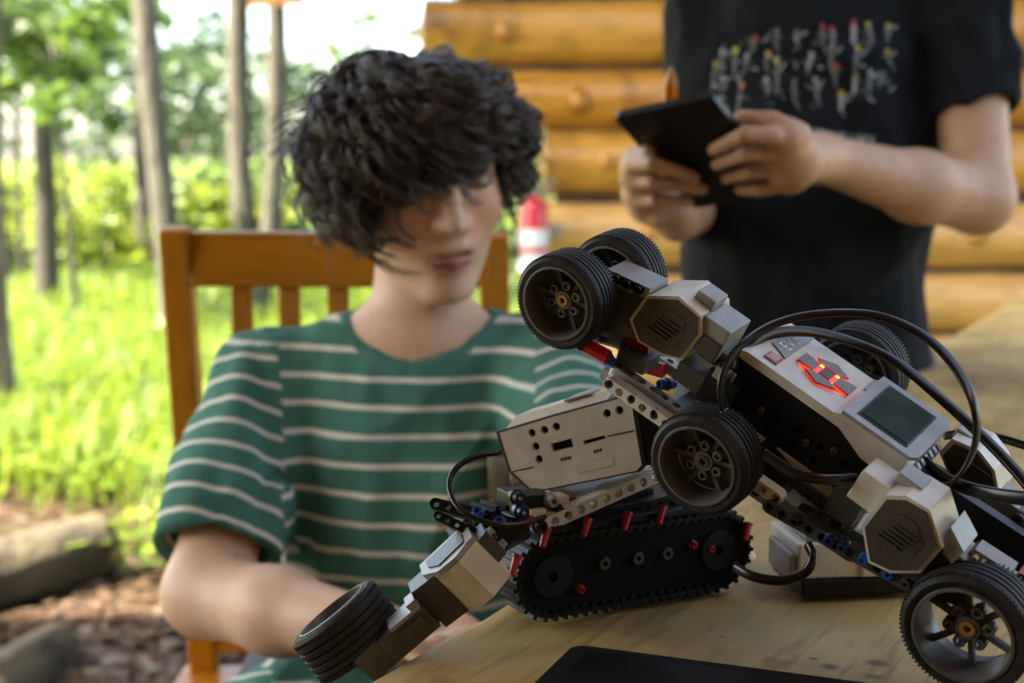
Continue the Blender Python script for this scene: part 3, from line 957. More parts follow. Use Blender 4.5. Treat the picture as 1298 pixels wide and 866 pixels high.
def wheel(parent, c, ax, D, width, hub='rim', spin=0.0, closed=True):
    """c = centre of the outer face, ax = towards the inner side"""
    key = (round(D, 4), round(width, 4))
    R = D / 2
    ax = nrm(ax)
    u = nrm(np.cross([0, 0, 1], ax)); v = np.cross(ax, u)
    u2 = u * math.cos(spin) + v * math.sin(spin); v2 = np.cross(ax, u2)
    mtx = frame(c, u2, v2, ax)                # local z = inwards
    if key not in WHEELS:
        W_ = width
        prof = [(R * .775, .0), (R * .80, -.0006), (R * .89, -.0008), (R * .955, .0012), (R * .985, .0032)]
        nr = 5
        for k in range(nr):
            a = .0032 + (W_ - .0064) * k / nr; b = .0032 + (W_ - .0064) * (k + 1) / nr
            rr = R * (1.0 if 0 < k < nr - 1 else .992)
            prof += [(rr, a + (b - a) * .12), (rr, a + (b - a) * .72), (rr - R * .055, a + (b - a) * .78), (rr - R * .055, a + (b - a) * .98)]
        prof += [(R * .985, W_ - .0032), (R * .95, W_ - .0012), (R * .85, W_), (R * .775, W_ - .001)]
        ty = G(); ty.lathe((0, 0, 0), (0, 0, 1), prof, 56)
        # small side lugs on the shoulder of the tread
        for i in range(84):
            a = 2 * math.pi * i / 84
            d = np.array([math.cos(a), math.sin(a), 0]); t = np.array([-math.sin(a), math.cos(a), 0])
            for zz in (.0026, W_ - .0026):
                ty.box(d * R * .975 + [0, 0, zz], d * R * .016, t * R * .014, [0, 0, .0012])
        rm = G()
        rm.lathe((0, 0, 0), (0, 0, 1), [(R * .785, .0004), (R * .775, -.0012), (R * .725, -.0014), (R * .705, .0006), (R * .68, W_ * .42), (R * .65, W_ * .5), (R * .65, W_ * .62), (R * .72, W_ * .7), (R * .72, W_ - .001), (R * .77, W_), (R * .785, W_ - .001)], 44)
        hb = G()
        zc = W_ * .30
        hb.lathe((0, 0, 0), (0, 0, 1), [(R * .12, zc), (R * .19, zc), (R * .205, zc + .001), (R * .205, W_ * .6), (R * .12, W_ * .6)], 16)
        for k in range(6):
            a = 2 * math.pi * k / 6
            d = np.array([math.cos(a), math.sin(a), 0]); t = np.array([-math.sin(a), math.cos(a), 0])
            hb.box(d * R * .42 + [0, 0, W_ * .5], d * R * .25, t * R * .045, [0, 0, W_ * .06])
            d2 = np.array([math.cos(a + .52), math.sin(a + .52), 0])
            p = d2 * R * .30
            hb.lathe(p, (0, 0, 1), [(R * .055, zc + .0006), (R * .095, zc + .0006), (R * .105, zc + .0014), (R * .105, W_ * .55), (R * .055, W_ * .55)], 10)
            hb.box(d2 * R * .24 + [0, 0, W_ * .47], d2 * R * .07, np.cross(d2, [0, 0, 1]) * R * .03, [0, 0, W_ * .07])
        bk = G(); bk.lathe((0, 0, 0), (0, 0, 1), [(R * .125, W_ * .27), (R * .12, W_ * .62), (.0001, W_ * .62), (.0001, W_ * .45), (R * .06, W_ * .45), (R * .06, W_ * .27)], 12)
        WHEELS[key] = [ty.mesh('tyre', M['rubber'], 35), rm.mesh('rim', M['rim'], 35), hb.mesh('hub', M['rim'], 40)] + [bk]
    ty, rm, hb, bk = WHEELS[key]
    o = put('wheel', hb, parent, mtx)
    put('tyre', ty, o, mtx); put('rim', rm, o, mtx)
    put('axle_bush', bk.mesh('axle_bush', M['yellow' if hub == 'yellow' else 'dgrey'], 40), o, mtx)
    if closed:
        put('hub_disc', G().lathe((0, 0, 0), (0, 0, 1), [(R * .1, width * .66), (R * .66, width * .66), (R * .66, width * .70), (R * .1, width * .70)], 32).mesh('hub_disc', M['rim'], 40), o, mtx)
    return o

# ------------------------------------------------------------------ A: wheeled robot propped nose-up
AL, AW, AU = (vec(*a) for a in ((.7526, .5662, -.3363), (.5589, -.2791, .7808), (.3482, -.7756, -.5265)))
AO = CP + vec(.1271, .0073, .7522)
def A(l, w_, u): return AO + AL * l + AW * w_ + AU * u
def Apx(px, py, w_): return on_plane(px, py, AO + AW * w_, AW)
def Apoly(pp, w_): return [Apx(x, y, w_) for x, y in pp]
def inset(poly, k):
    c = np.mean(poly, 0)
    return [c + (p - c) * k for p in poly]
base = on_z(1000, 770, TABZ)
RA = thing('wheeled_robot', base, 'grey construction-kit wheeled robot propped nose-up with red glowing buttons', 'robot')
# wheels: outer-face centres
wheel(RA, Apx(705, 385, -.038), AW, .0535, .0225, 'yellow', .3)
wheel(RA, Apx(772, 357, .010), AW, .0535, .0225, 'rim', .1)
wheel(RA, Apx(883, 591, -.040), AW, .0575, .0240, 'rim', .15)
wheel(RA, Apx(1220, 806, -.042), AW, .0640, .026, 'yellow', .5, False)
wheel(RA, Apx(1078, 478, .082), AW, .056, .0240, 'rim', .2)
for (a, b, w0, w1) in ((705, 385, -.030, .03), (883, 591, -.03, .09), (1220, 806, -.03, .09)):
    g = G(); g.cyl(Apx(a, b, -.038) + AW * (w0 + .038), Apx(a, b, -.038) + AW * (w1 + .038), .0021, n=10); g.mk('axle', M['dgrey'], RA, 40)

# --- controller brick
BL, BW, BH = .0966, .0569, .040
def xs(poly, ext, nm, m, par, smooth=False, holes=()):
    g = G(); g.prism(poly, ext, 0, holes); return g.mk(nm, M[m], par, smooth)
# top shell: cross-section in (w,u) extruded along l would lose the end bevels, so build by profile in (l,u)
top_prof = [(-.003, .0), (.052, .0), (.056, .0022), (.0945, .0022), (.0985, -.001), (.0995, -.009), (.098, -.0130), (.076, -.0130), (.058, -.0055), (-.0065, -.0055), (-.0065, -.001)]
def lu(pp, w_): return [A(l, w_, u) for l, u in pp]
cb = put('controller_brick', G().prism([(l, 0, u) for l, u in top_prof], (0, BW, 0)).mesh('controller_brick', M['white']), RA, frame(AO, AL, AW, AU))
def cp(*a, **k): return xs(*a, par=cb, **k)
# dark side body with pin holes
side = [(-.004, -.0058), (.0575, -.0058), (.0755, -.0133), (.095, -.0133), (.093, -.037), (.001, -.037)]
hs = []
for (l, u) in [(.012 + .0145 * k, -.0215) for k in range(6)] + [(.012 + .0145 * k, -.0305) for k in range(6)]:
    hs.append([A(l + .0021 * math.cos(t), .001, u + .0021 * math.sin(t)) for t in np.linspace(0, 2 * math.pi, 10, endpoint=False)])
g = G(); g.prism(lu(side, .001), AW * .004, 0, hs); g.mk('side_panel', M['black'], cb)
g = G(); g.prism(lu(side, .0051), AW * (BW - .0062)); g.mk('inner_body', M['hole'], cb)
g = G(); g.prism(lu(side, BW - .001), AW * .0008); g.mk('side_panel', M['black'], cb)
for (l, u) in [(.019, -.0245), (.048, -.0245), (.0625, -.0185), (.077, -.0305)]:
    pin(cb, A(l, .0005, u), AW, 'dgrey', .0017, .004)
xs(lu([(.000, -.0373), (.094, -.0373), (.090, -.0430), (.006, -.0430)], -.0006), AW * (BW + .0012), 'base_cover', 'white', cb)
# light grey screen bezel
bez = [A(.0555, -.0010, .0026), A(.0965, -.0010, .0026), A(.0995, .004, .0026), A(.0995, BW - .004, .0026), A(.0965, BW + .001, .0026), A(.0555, BW + .001, .0026)]
xs(bez, AU * .0022, 'screen_bezel', 'lgrey', cb)
scr = [A(.0625, .007, .0050), A(.0905, .007, .0050), A(.0905, BW - .007, .0050), A(.0625, BW - .007, .0050)]
xs(inset(scr, 1.08), AU * .0004, 'screen_frame', 'black', cb)
xs([p + AU * .0005 for p in scr], AU * .0004, 'screen', 'lcd', cb)
# grey name strip with the letters EV3 and a red emblem
xs([A(.0005, BW * .42, .0002), A(.0125, BW * .30, .0002), A(.0125, BW - .001, .0002), A(.0005, BW - .001, .0002)], AU * .0007, 'name_strip', 'lgrey', cb)
xs([A(.004, .006, .0002), A(.0125, .006, .0002), A(.0125, .0145, .0002), A(.004, .0145, .0002)], AU * .0006, 'emblem', 'red', cb)
emw = mat('print_white', (.78, .78, .76), .5)
M['print'] = emw
for k in range(4):
    o_ = A(.0055, .0075 + k * .0016, .0009)
    xs([o_, o_ + AL * .0055, o_ + AL * .0055 + AW * .0009, o_ + AW * .0009], AU * .0001, 'emblem_letter', 'print', cb)
tx_ = bpy.data.curves.new('ev3', 'FONT'); tx_.body = 'EV3'; tx_.size = .0105; tx_.extrude = .0001
to = bpy.data.objects.new('tmp', tx_); col.objects.link(to)
dg = bpy.context.evaluated_depsgraph_get()
tm = bpy.data.meshes.new_from_object(to.evaluated_get(dg)); bpy.data.objects.remove(to)
tm.materials.clear(); tm.materials.append(emw); tm.name = 'name_letters'
put('name_letters', tm, cb, frame(A(.0105, BW * .44, .0011), AW, -AL, AU))
# button cluster: grey pads with red light between them
bc = (.0335, BW * .5)
def bpad(pts, nm, m, h0, h1): return xs([A(bc[0] + l, bc[1] + w_, h0) for l, w_ in pts], AU * (h1 - h0), nm, m, cb)
hexa = [(-.017, -.006), (-.017, .006), (0, .0155), (.017, .006), (.017, -.006), (0, -.0155)]
bpad([(l * .9, w_ * .9) for l, w_ in hexa], 'button_light', 'glow', .0002, .0006)
for pp in ([(-.0165, -.0062), (-.0165, .0062), (-.0062, .0050), (-.0062, -.0050)], [(.0165, .0062), (.0165, -.0062), (.0062, -.0050), (.0062, .0050)],
           [(-.0052, -.0058), (-.0100, -.0092), (0, -.0152), (.0100, -.0092), (.0052, -.0058)], [(.0052, .0058), (.0100, .0092), (0, .0152), (-.0100, .0092), (-.0052, .0058)]):
    bpad(pp, 'button', 'btn', .0007, .0018)
bpad([(-.0035, -.0042), (.0035, -.0042), (.0035, .0042), (-.0035, .0042)], 'centre_button', 'dgrey', .0007, .0016)
for (dl, dw) in ((-.005, -.006), (.005, .006), (.005, -.006), (-.005, .006)):
    bpad([(dl - .001, dw - .0016), (dl + .001, dw - .0016), (dl + .001, dw + .0016), (dl - .001, dw + .0016)], 'light_spot', 'glow_hot', .0007, .0009)
bpad([(.0195, .010), (.0225, .010), (.0225, .022), (.0195, .022)], 'back_button', 'lgrey', .0002, .0016)
# port teeth on the near-camera end
for k in range(6):
    xs([A(.0996, .010 + k * .0062, -.002), A(.103, .010 + k * .0062, -.004), A(.103, .013 + k * .0062, -.004), A(.0996, .013 + k * .0062, -.002)], -AU * .006, 'port_rib', 'lgrey', cb)

# --- motors
def motor(par, face, w0, w1, shell_k=1.13, ribs=True, block=None, nm='motor', facem='brown', band=None):
    """face polygon in photo pixels on plane w0; shell behind it to w1"""
    P = Apoly(face, w0)
    mo = G().prism(inset(P, shell_k) if shell_k else P, AW * (w1 - w0)).mk(nm, M['white'], par)
    # shell starts slightly behind the face
    xs([p - AW * .0012 for p in P], AW * .003, 'face_plate', facem, mo)
    xs(inset([p - AW * .0016 for p in P], .62), AW * .0006, 'face_step', facem, mo)
    if ribs:
        c = np.mean(P, 0)
        for k in range(5):
            o_ = c - AW * .0022 + AL * (-.004 + .0028 * k) * .0 + AU * (.005 - .0026 * k) + AL * (.002 - .0012 * k)
            g = G(); g.box(o_ , AL * .0062, AU * .0005, AW * .0006); g.mk('vent_rib', M['dgrey'], mo)
    return mo
fm = motor(RA, [(803, 406), (822, 379), (859, 380), (884, 402), (884, 424), (862, 453), (840, 447), (812, 431)], -.014, .020, 1.12)
# light cap block and grey connector at the back of the front motor
def blockA(par, nm, m, px, w0, dims, off=(0, 0, 0)):
    c = Apx(px[0], px[1], w0) + AL * off[0] + AW * off[1] + AU * off[2]
    g = G(); g.box(c + AW * dims[1] / 2, AL * dims[0] / 2, AW * dims[1] / 2, AU * dims[2] / 2)
    o = g.mk(nm, M[m], par); b = o.modifiers.new('b', 'BEVEL'); b.width = .0008; b.segments = 2; return o
blockA(fm, 'top_tab', 'lgrey', (884, 388), -.004, (.012, .016, .008), (.002, 0, .004))
blockA(fm, 'connector_port', 'lgrey', (899, 430), -.012, (.017, .026, .020))
blockA(fm, 'connector_step', 'dgrey', (897, 442), -.013, (.012, .022, .012))
blockA(fm, 'mount_arm', 'dgrey', (905, 452), -.008, (.020, .014, .010))
# gearbox arm that carries the front axle
arm = [(728, 366), (744, 352), (768, 344), (826, 372), (818, 400), (806, 428), (784, 428), (752, 414), (728, 396)]
xs(Apoly(arm, -.0115), AW * .019, 'gear_housing', 'dgrey', fm)
xs(Apoly([(760, 346), (770, 341), (824, 366), (822, 376), (812, 377), (764, 356)], -.0125), AW * .021, 'housing_cap', 'lgrey', fm)
xs(Apoly([(773, 349), (778, 347), (817, 366), (815, 372), (809, 371), (775, 356)], -.0129), AW * .002, 'cap_slot', 'hole', fm)
for (x, y) in ((781, 353), (795, 360), (809, 367)):
    pin(fm, Apx(x, y, -.0132), AW, 'black', .0026, .004)
# rear motors
rface = [(1097, 668), (1124, 633), (1148, 634), (1175, 650), (1189, 694), (1164, 722), (1130, 722), (1104, 710)]
rm_ = motor(RA, rface, -.034, -.004, 1.11)
blockA(rm_, 'top_tab', 'lgrey', (1150, 616), -.022, (.014, .015, .005), (0, 0, .001))
blockA(rm_, 'rear_block', 'white', (1104, 628), -.026, (.020, .020, .018), (0, 0, 0))
xs(Apoly([(1191, 690), (1205, 668), (1222, 700), (1206, 716)], -.030), AW * .022, 'grey_foot', 'lgrey', rm_)
xs(Apoly([(1150, 716), (1192, 700), (1240, 742), (1225, 770), (1168, 758)], -.026), AW * .016, 'gear_housing', 'dgrey', rm_)
blockA(rm_, 'light_bracket', 'lgrey', (1209, 708), -.026, (.016, .016, .006), (.002, 0, 0))
rm2 = motor(RA, [(1196, 577), (1210, 562), (1240, 575), (1257, 597), (1262, 622), (1248, 640), (1215, 620)], .050, .078, 1.16)
blockA(rm2, 'top_tab', 'lgrey', (1222, 556), .060, (.012, .014, .006))
blockA(rm2, 'grey_foot', 'lgrey', (1268, 648), .046, (.018, .020, .014))
# black chassis rails between the motors
def railA(nm, m, p0, p1, w_, hw, hu, par=RA):
    a, b = Apx(*p0, w_), Apx(*p1, w_); d = nrm(b - a)
    g = G(); g.box((a + b) / 2, (b - a) / 2, AW * hw, np.cross(d, AW) * hu); return g.mk(nm, M[m], par)
railA('chassis_rail', 'black', (1160, 604), (1330, 716), .018, .0035, .0075)
railA('chassis_plate', 'black', (1150, 606), (1330, 726), .034, .014, .002)
railA('chassis_rail', 'black', (1170, 600), (1330, 700), .050, .0035, .0075)
# long beams on the near side
def beamA(p0, p1, w_, n, m, side=None): return beam(RA, Apx(*p0, w_), Apx(*p1, w_), AW if side is None else side, n, m)
beamA((775, 485), (986, 629), -.018, 15, 'white')
beamA((978, 640), (1170, 748), -.020, 12, 'dgrey')  # light grey beam coloured dark, its shadow put into the plastic
beamA((984, 632), (1172, 736), -.008, 12, 'black')
beamA((930, 600), (1080, 700), .010, 10, 'dgrey')
for (x, y, m_) in ((1053, 683, 'navy'), (1070, 692, 'navy'), (1096, 708, 'blue'), (1128, 726, 'blue'), (1010, 659, 'black'), (1150, 738, 'dgrey')):
    pin(RA, Apx(x, y, -.0235), AW, m_, .0027, .007)
for (x, y, m_) in ((775, 485, 'black'), (803, 504, 'black'), (831, 523, 'black')):
    pin(RA, Apx(x, y, -.0195), AW, m_, .0024, .0045)
# open H-frame on top of the beige beam (holes facing up)
beam(RA, Apx(782, 470, -.009), Apx(884, 541, -.009), AU, 8, 'lgrey', 'frame_beam')
beam(RA, Apx(822, 446, .022), Apx(910, 508, .022), AU, 8, 'lgrey', 'frame_beam')
railA('frame_cross', 'lgrey', (778, 463), (792, 473), .008, .014, .0036)
railA('frame_cross', 'dgrey', (862, 508), (876, 518), .010, .014, .0036)
for (p, ax, m_, r, l) in ((Apx(845, 487, .0), AL * .4 + AW, 'blue', .0031, .011), (Apx(903, 495, .012), AL, 'blue', .0028, .010), (Apx(772, 456, -.012), AL, 'blue', .003, .009)):
    pin(RA, p, ax, m_, r, l)
# red angle connectors under the front wheel
def conn(par, a, b, m, r=.0042, nm='connector'):
    a, b = np.asarray(a), np.asarray(b)
    t = nrm(b - a)
    up = nrm(AU - t * np.dot(AU, t)); sd = np.cross(t, up)
    g = G(); g.prism([a + up * (r * math.cos(q)) + sd * (r * .9 * math.sin(q)) for q in np.linspace(0, 2 * math.pi, 8, endpoint=False) + .39], b - a)
    o = g.mk(nm, M[m], par)
    h = G(); h.cyl(a + t * .006 - sd * r * .95, a + t * .006 - sd * r * 1.02, .0021, n=10); h.cyl(a + t * .006 + sd * r * .95, a + t * .006 + sd * r * 1.02, .0021, n=10)
    h.mk('pin_hole', M['hole'], o)
    return o
conn(RA, Apx(729, 431, -.016), Apx(771, 454, -.016), 'red', .0046)
conn(RA, Apx(784, 432, .006), Apx(826, 440, .006), 'red', .0052)
conn(RA, Apx(812, 462, .014), Apx(842, 470, .014), 'red', .0045)
conn(RA, Apx(756, 424, .000), Apx(790, 434, .000), 'dgrey', .0045)
railA('mount_block', 'dgrey', (792, 446), (826, 462), .0, .009, .004)
railA('mount_block', 'dgrey', (868, 462), (915, 492), .004, .010, .006)
railA('mount_block', 'lgrey', (898, 444), (930, 460), .006, .012, .0035)
railA('mount_block', 'lgrey', (912, 466), (926, 476), -.006, .006, .0035)
for (x, y) in ((906, 455), (919, 463), (918, 474)):
    pin(RA, Apx(x, y, -.008), AW, 'black', .0026, .005)
railA('mount_block', 'black', (900, 478), (936, 505), .0, .010, .010)
# underside frame below the brick
railA('under_beam', 'dgrey', (935, 565), (1085, 668), .006, .004, .006)
railA('under_beam', 'black', (950, 585), (1070, 665), .03, .016, .004)
railA('under_block', 'dgrey', (1060, 622), (1095, 645), -.006, .008, .010)
railA('under_block', 'black', (960, 566), (1000, 610), -.004, .006, .006)
blockA(RA, 'under_block', 'lgrey', (1008, 652), -.012, (.020, .014, .008))
for (x, y) in ((1030, 655), (1044, 662), (1074, 668)):
    pin(RA, Apx(x, y, -.012), AW, 'dgrey', .0026, .006)
# right-hand bracket with pins above the rear wheel
xs(Apoly([(1228, 700), (1236, 696), (1282, 726), (1276, 738), (1268, 738), (1226, 712)], -.020), AW * .012, 'pin_bracket', 'lgrey', RA)
xs(Apoly([(1230, 704), (1236, 702), (1272, 727), (1268, 734), (1228, 710)], -.0205), AW * .003, 'bracket_slot', 'hole', RA)
for (x, y) in ((1236, 708), (1246, 714), (1256, 721), (1265, 728)):
    pin(RA, Apx(x, y, -.0215), AW, 'white', .0018, .004)
xs(Apoly([(1284, 656), (1300, 648), (1330, 668), (1316, 682)], .03), AW * .016, 'rear_connector', 'lgrey', RA)
pin(RA, Apx(1292, 656, .0285), AW, 'dgrey', .003, .006)
railA('rear_connector', 'red', (1292, 728), (1330, 745), -.004, .006, .004)
# cables: flat black ribbons
def cable(par, pts, wd=.0029, th=.0012, up=(0, 0, 1), nm='cable', n=9):
    sp_ = spline(pts, n)
    return G().sweep(sp_, wd, th, up, 0, 10).mk(nm, M['cable'], par, True)
sideup = nrm(AW * .8 + AU * .3)
cable(RA, [at(918, 520, .735), at(914, 492, .73), at(922, 462, .73), at(945, 432, .735), at(990, 408, .74), at(1050, 397, .74), at(1110, 400, .73), at(1165, 422, .72), at(1205, 458, .71), at(1232, 505, .70), at(1238, 550, .70), at(1226, 588, .705), at(1205, 612, .71), at(1185, 618, .72)], up=sideup)
cable(RA, [at(930, 470, .755), at(940, 446, .76), at(975, 424, .77), at(1030, 421, .78), at(1090, 437, .78), at(1140, 462, .77), at(1190, 503, .76), at(1245, 553, .74), at(1290, 600, .72), at(1330, 650, .70)], .0031, .0016, sideup)
cable(RA, [at(1196, 553, .80), at(1230, 548, .80), at(1270, 556, .80), at(1330, 575, .79)], .0024, .0016, (0, 0, 1))
cable(RA, [at(1170, 585, .74), at(1200, 608, .725), at(1245, 624, .70), at(1300, 632, .68), at(1340, 632, .67)], .0036, .0018, (0, 0, 1))
cable(RA, [at(968, 575, .72), at(990, 590, .715), at(1015, 603, .71), at(1050, 608, .71), at(1085, 606, .72)], .0028, .0014, (0, 0, 1))
cable(RA, [at(1024, 690, .735), at(1030, 706, .73), at(1020, 726, .73), at(990, 736, .735), at(955, 731, .74), at(930, 718, .75)], .0026, .0018, (0, 0, 1))

# ------------------------------------------------------------------ B: tracked robot under it
B0 = on_z(700, 789, TABZ); B1 = on_z(955, 744, TABZ)
BX = nrm(B1 - B0); BN = np.array([-BX[1], BX[0], 0])            # away from the camera
if BN[1] < 0: BN = -BN
RB = thing('tracked_robot', B0, 'beige tracked construction-kit robot with black treads and red connectors on the table', 'robot')
def Bpx(px, py, o=0.0): return on_plane(px, py, B0 + BN * o, BN)
def Bpoly(pp, o): return [Bpx(x, y, o) for x, y in pp]
BZ = np.array([0, 0, 1.0])
# caterpillar track: a closed loop of links round two sprockets
cl, cr = Bpx(702, 738, 0), Bpx(912, 692, 0)
rt = .0225
cl = cl * [1, 1, 0] + [0, 0, TABZ + rt + .0036]; cr = cr * [1, 1, 0] + [0, 0, TABZ + rt + .0036]
TL_ = np.linalg.norm(cr - cl)
link_g = G()
link_g.box((0, .011, 0), [.0029, 0, 0], [0, .011, 0], [0, 0, .0012])
link_g.box((0, .011, .0022), [.0012, 0, 0], [0, .0105, 0], [0, 0, .0014])
link_g.cyl((-.0031, .001, -.0003), (-.0031, .021, -.0003), .0014, n=8)
link_g.box((0, .004, -.0022), [.0018, 0, 0], [0, .0016, 0], [0, 0, .0012]); link_g.box((0, .018, -.0022), [.0018, 0, 0], [0, .0016, 0], [0, 0, .0012])
link_m = link_g.mesh('track_link', M['tread'])
def track(off):
    per = 2 * TL_ + 2 * math.pi * rt
    n = int(per / .0066)
    o0 = G(); o0.prism([p + BN * (off + .0025) for p in [cl + BX * a + BZ * b for a, b in arc((0, 0), rt * .86, 90, 270, 10)] + [cr + BX * a + BZ * b for a, b in arc((0, 0), rt * .86, -90, 90, 10)]], BN * .017)
    tr = o0.mk('track', M['hole'], RB)
    for i in range(n):
        s = per * i / n
        if s < TL_: p, a = cl + BX * s + BZ * rt, 0
        elif s < TL_ + math.pi * rt:
            t = (s - TL_) / rt; p, a = cr + BX * rt * math.sin(t) + BZ * rt * math.cos(t), t
        elif s < 2 * TL_ + math.pi * rt: p, a = cr - BX * (s - TL_ - math.pi * rt) - BZ * rt, math.pi
        else:
            t = (s - 2 * TL_ - math.pi * rt) / rt; p, a = cl - BX * rt * math.sin(t) - BZ * rt * math.cos(t), math.pi + t
        x = BX * math.cos(a) - BZ * math.sin(a); z = BX * math.sin(a) + BZ * math.cos(a)
        # local y must stay BN: x cross y = z  ->  mirror x when needed
        if np.dot(np.cross(x, BN), z) < 0: x = -x
        put('track_link', link_m, tr, frame(p + BN * off, x, BN, z))
    for c in (cl, cr):
        g = G(); g.lathe(c + BN * (off + .0005), BN, [(.003, 0), (.012, 0), (.0135, .002), (.0135, .018), (.003, .018)], 20)
        for k in range(10):
            a = 2 * math.pi * k / 10
            d = BX * math.cos(a) + BZ * math.sin(a)
            g.box(c + BN * (off + .008) + d * .0155, d * .003, np.cross(d, BN) * .0016, BN * .002)
        g.mk('sprocket', M['tread'], tr, 40)
    for k, m_ in ((.3, 'dgrey'), (.5, 'brown'), (.68, 'dgrey')):
        g = G(); g.lathe(cl + (cr - cl) * k + BN * (off + .0005) + BZ * .003, BN, [(.0016, 0), (.0036, 0), (.004, .001), (.004, .012), (.0016, .012)], 14); g.mk('road_roller', M[m_], tr, 40)
    for k, z_ in ((.16, -.010), (.84, .006), (.95, .002)):
        pin(tr, cl + (cr - cl) * k + BN * (off + .002) + BZ * z_, BN, 'red', .0022, .006)
    return tr
track(.0); track(.068)
# hull between the tracks
def boxB(nm, m, c, hx, hn, hz, par=RB, bev=.0008):
    g = G(); g.box(c, BX * hx, BN * hn, BZ * hz); o = g.mk(nm, M[m], par); b = o.modifiers.new('b', 'BEVEL'); b.width = bev; b.segments = 2; return o
boxB('hull', 'black', (cl + cr) / 2 + BN * .045 + BZ * .006, TL_ / 2, .020, .018)
boxB('hull_deck', 'black', (cl + cr) / 2 + BN * .045 + BZ * .030, TL_ / 2 * .9, .036, .0045)
boxB('side_guard', 'tread', (cl + cr) / 2 + BN * .008 + BZ * .0275, TL_ / 2 * 1.05, .009, .0022)
# red angled connectors along the top of the track
for (x, y) in ((690, 684), (742, 671), (793, 663), (837, 655), (652, 718), (946, 676), (668, 668)):
    p = Bpx(x, y, -.004)
    g = G(); d = nrm(-BZ * .8 - BX * .45 - BN * .3)
    g.cyl(p - d * .006, p + d * .0045, .0025, .0019, 10); g.cyl(p - d * .0065, p - d * .0055, .0029, n=10)
    g.mk('connector', M['red'], RB, 40)
# brick with card slots facing the camera, its port end turned towards the right
NB = nrm(np.array([.34, .94, 0.0])); LB = np.array([NB[1], -NB[0], 0])
K0 = at(720, 565, .815)
def Kpx(px, py, o=0.0): return on_plane(px, py, K0 + NB * (o - .012), NB)
def Kpoly(pp, o): return [Kpx(x, y, o) for x, y in pp]
fb = .012
face = [(633, 549), (700, 529), (795, 503), (800, 512), (813, 590), (806, 597), (690, 620), (672, 619), (648, 597)]
P = Kpoly(face, fb)
hl = []
def circ_h(x, y, r=.0024): 
    c = Kpx(x, y, fb); return [c + LB * r * math.cos(t) + BZ * r * math.sin(t) for t in np.linspace(0, 2 * math.pi, 12, endpoint=False)]
for (x, y) in ((674, 549), (690, 545), (705, 541), (679, 566), (683, 582), (769, 524), (785, 520)):
    hl.append(circ_h(x, y))
def quad_h(a): return Kpoly(a, fb)
hl.append(quad_h([(698, 563), (724, 556), (727, 567), (701, 573)]))
hl.append(quad_h([(739, 559), (766, 552), (768, 556), (741, 564)]))
front = G(); front.prism(P, NB * .004, 0, hl); cbB = front.mk('controller_brick', M['white'], RB)
g = G(); g.prism([p + NB * .0041 for p in inset(P, .985)], NB * .0335); g.mk('case_body', M['white'], cbB)
g = G(); g.prism([p + NB * .0041 for p in inset(P, .97)], NB * -.0006); g.mk('hole_shade', M['hole'], cbB)  # black sheet stands in for shade inside the face holes
# darker rim round the face, lower recess, seam
edge_pts = inset(P, 1.06)
g = G(); g.prism([p + NB * .0015 for p in edge_pts], NB * .004, 0, [[p + NB * .0015 for p in inset(P, 1.001)]]); g.mk('face_rim', M['dgrey'], cbB)
xs(Kpoly([(729, 590), (776, 577), (779, 589), (733, 601)], fb - .0003), NB * .0002, 'label_recess', 'white', cbB)
for (a, b) in (((650, 598), (676, 592)), ((770, 553), (803, 546))):
    p0, p1 = Kpx(*a, fb), Kpx(*b, fb)
    g = G(); g.box((p0 + p1) / 2 - NB * .0001, (p1 - p0) / 2, NB * .0002, BZ * .0003); g.mk('seam', M['hole'], cbB)
for (a, b) in (((710, 583), (724, 580)), ((752, 573), (763, 570))):
    p0, p1 = Kpx(*a, fb), Kpx(*b, fb)
    for k in range(3):
        q = p0 + (p1 - p0) * (k + .5) / 3
        g = G(); g.box(q - NB * .0001, (p1 - p0) / 8, NB * .0002, BZ * .0009); g.mk('port_print', M['dgrey'], cbB)
# top shell sloping back
ts = [Kpx(634, 548, fb + .002), Kpx(795, 502, fb + .002)]
g = G(); up1 = nrm(np.cross(ts[1] - ts[0], -NB)); up1 = up1 if up1[2] > 0 else -up1
lx = ts[1] - ts[0]
g.prism([ts[0] + lx * .03, ts[0] + lx * .12 + NB * .006 + up1 * .006, ts[0] + lx * .16 + NB * .030 + up1 * .006, ts[0] + lx * .05 + NB * .036], lx * .80)
g.mk('top_cover', M['white'], cbB)
xs([ts[0] + lx * .52 + NB * .004 + up1 * .0062, ts[0] + lx * .72 + NB * .004 + up1 * .0062, ts[0] + lx * .74 + NB * .026 + up1 * .0066, ts[0] + lx * .55 + NB * .026 + up1 * .0066], up1 * .001, 'screen_bezel', 'lgrey', cbB)
xs(Kpoly([(797, 506), (812, 500), (832, 520), (842, 590), (816, 590)], fb + .004), NB * .03, 'port_end', 'black', cbB)
# beams under the brick
def beamB(p0, p1, o, n, m): return beam(RB, Bpx(*p0, o), Bpx(*p1, o), BN, n, m)
beamB((683, 666), (826, 603), .004, 10, 'white')
beamB((738, 640), (838, 590), .018, 7, 'lgrey')
beamB((700, 674), (846, 634), .012, 10, 'black')
for (x, y, o, m_) in ((655, 630, .004, 'black'), (660, 648, .002, 'navy'), (697, 634, .008, 'lgrey'), (706, 648, .006, 'black'), (683, 666, .0, 'black')):
    pin(RB, Bpx(x, y, o), BN, m_, .0036, .010)
boxB('mount_block', 'white', Bpx(700, 640, .014), .008, .006, .006)
boxB('mount_block', 'white', Bpx(677, 654, .010), .005, .006, .005)
boxB('mount_block', 'black', Bpx(672, 637, .016), .009, .008, .006)
xs(Bpoly([(735, 628), (800, 600), (830, 600), (812, 618), (742, 648)], .026), BN * .02, 'under_plate', 'dgrey', RB)
boxB('under_plate', 'black', Bpx(760, 640, .034), .030, .014, .010)
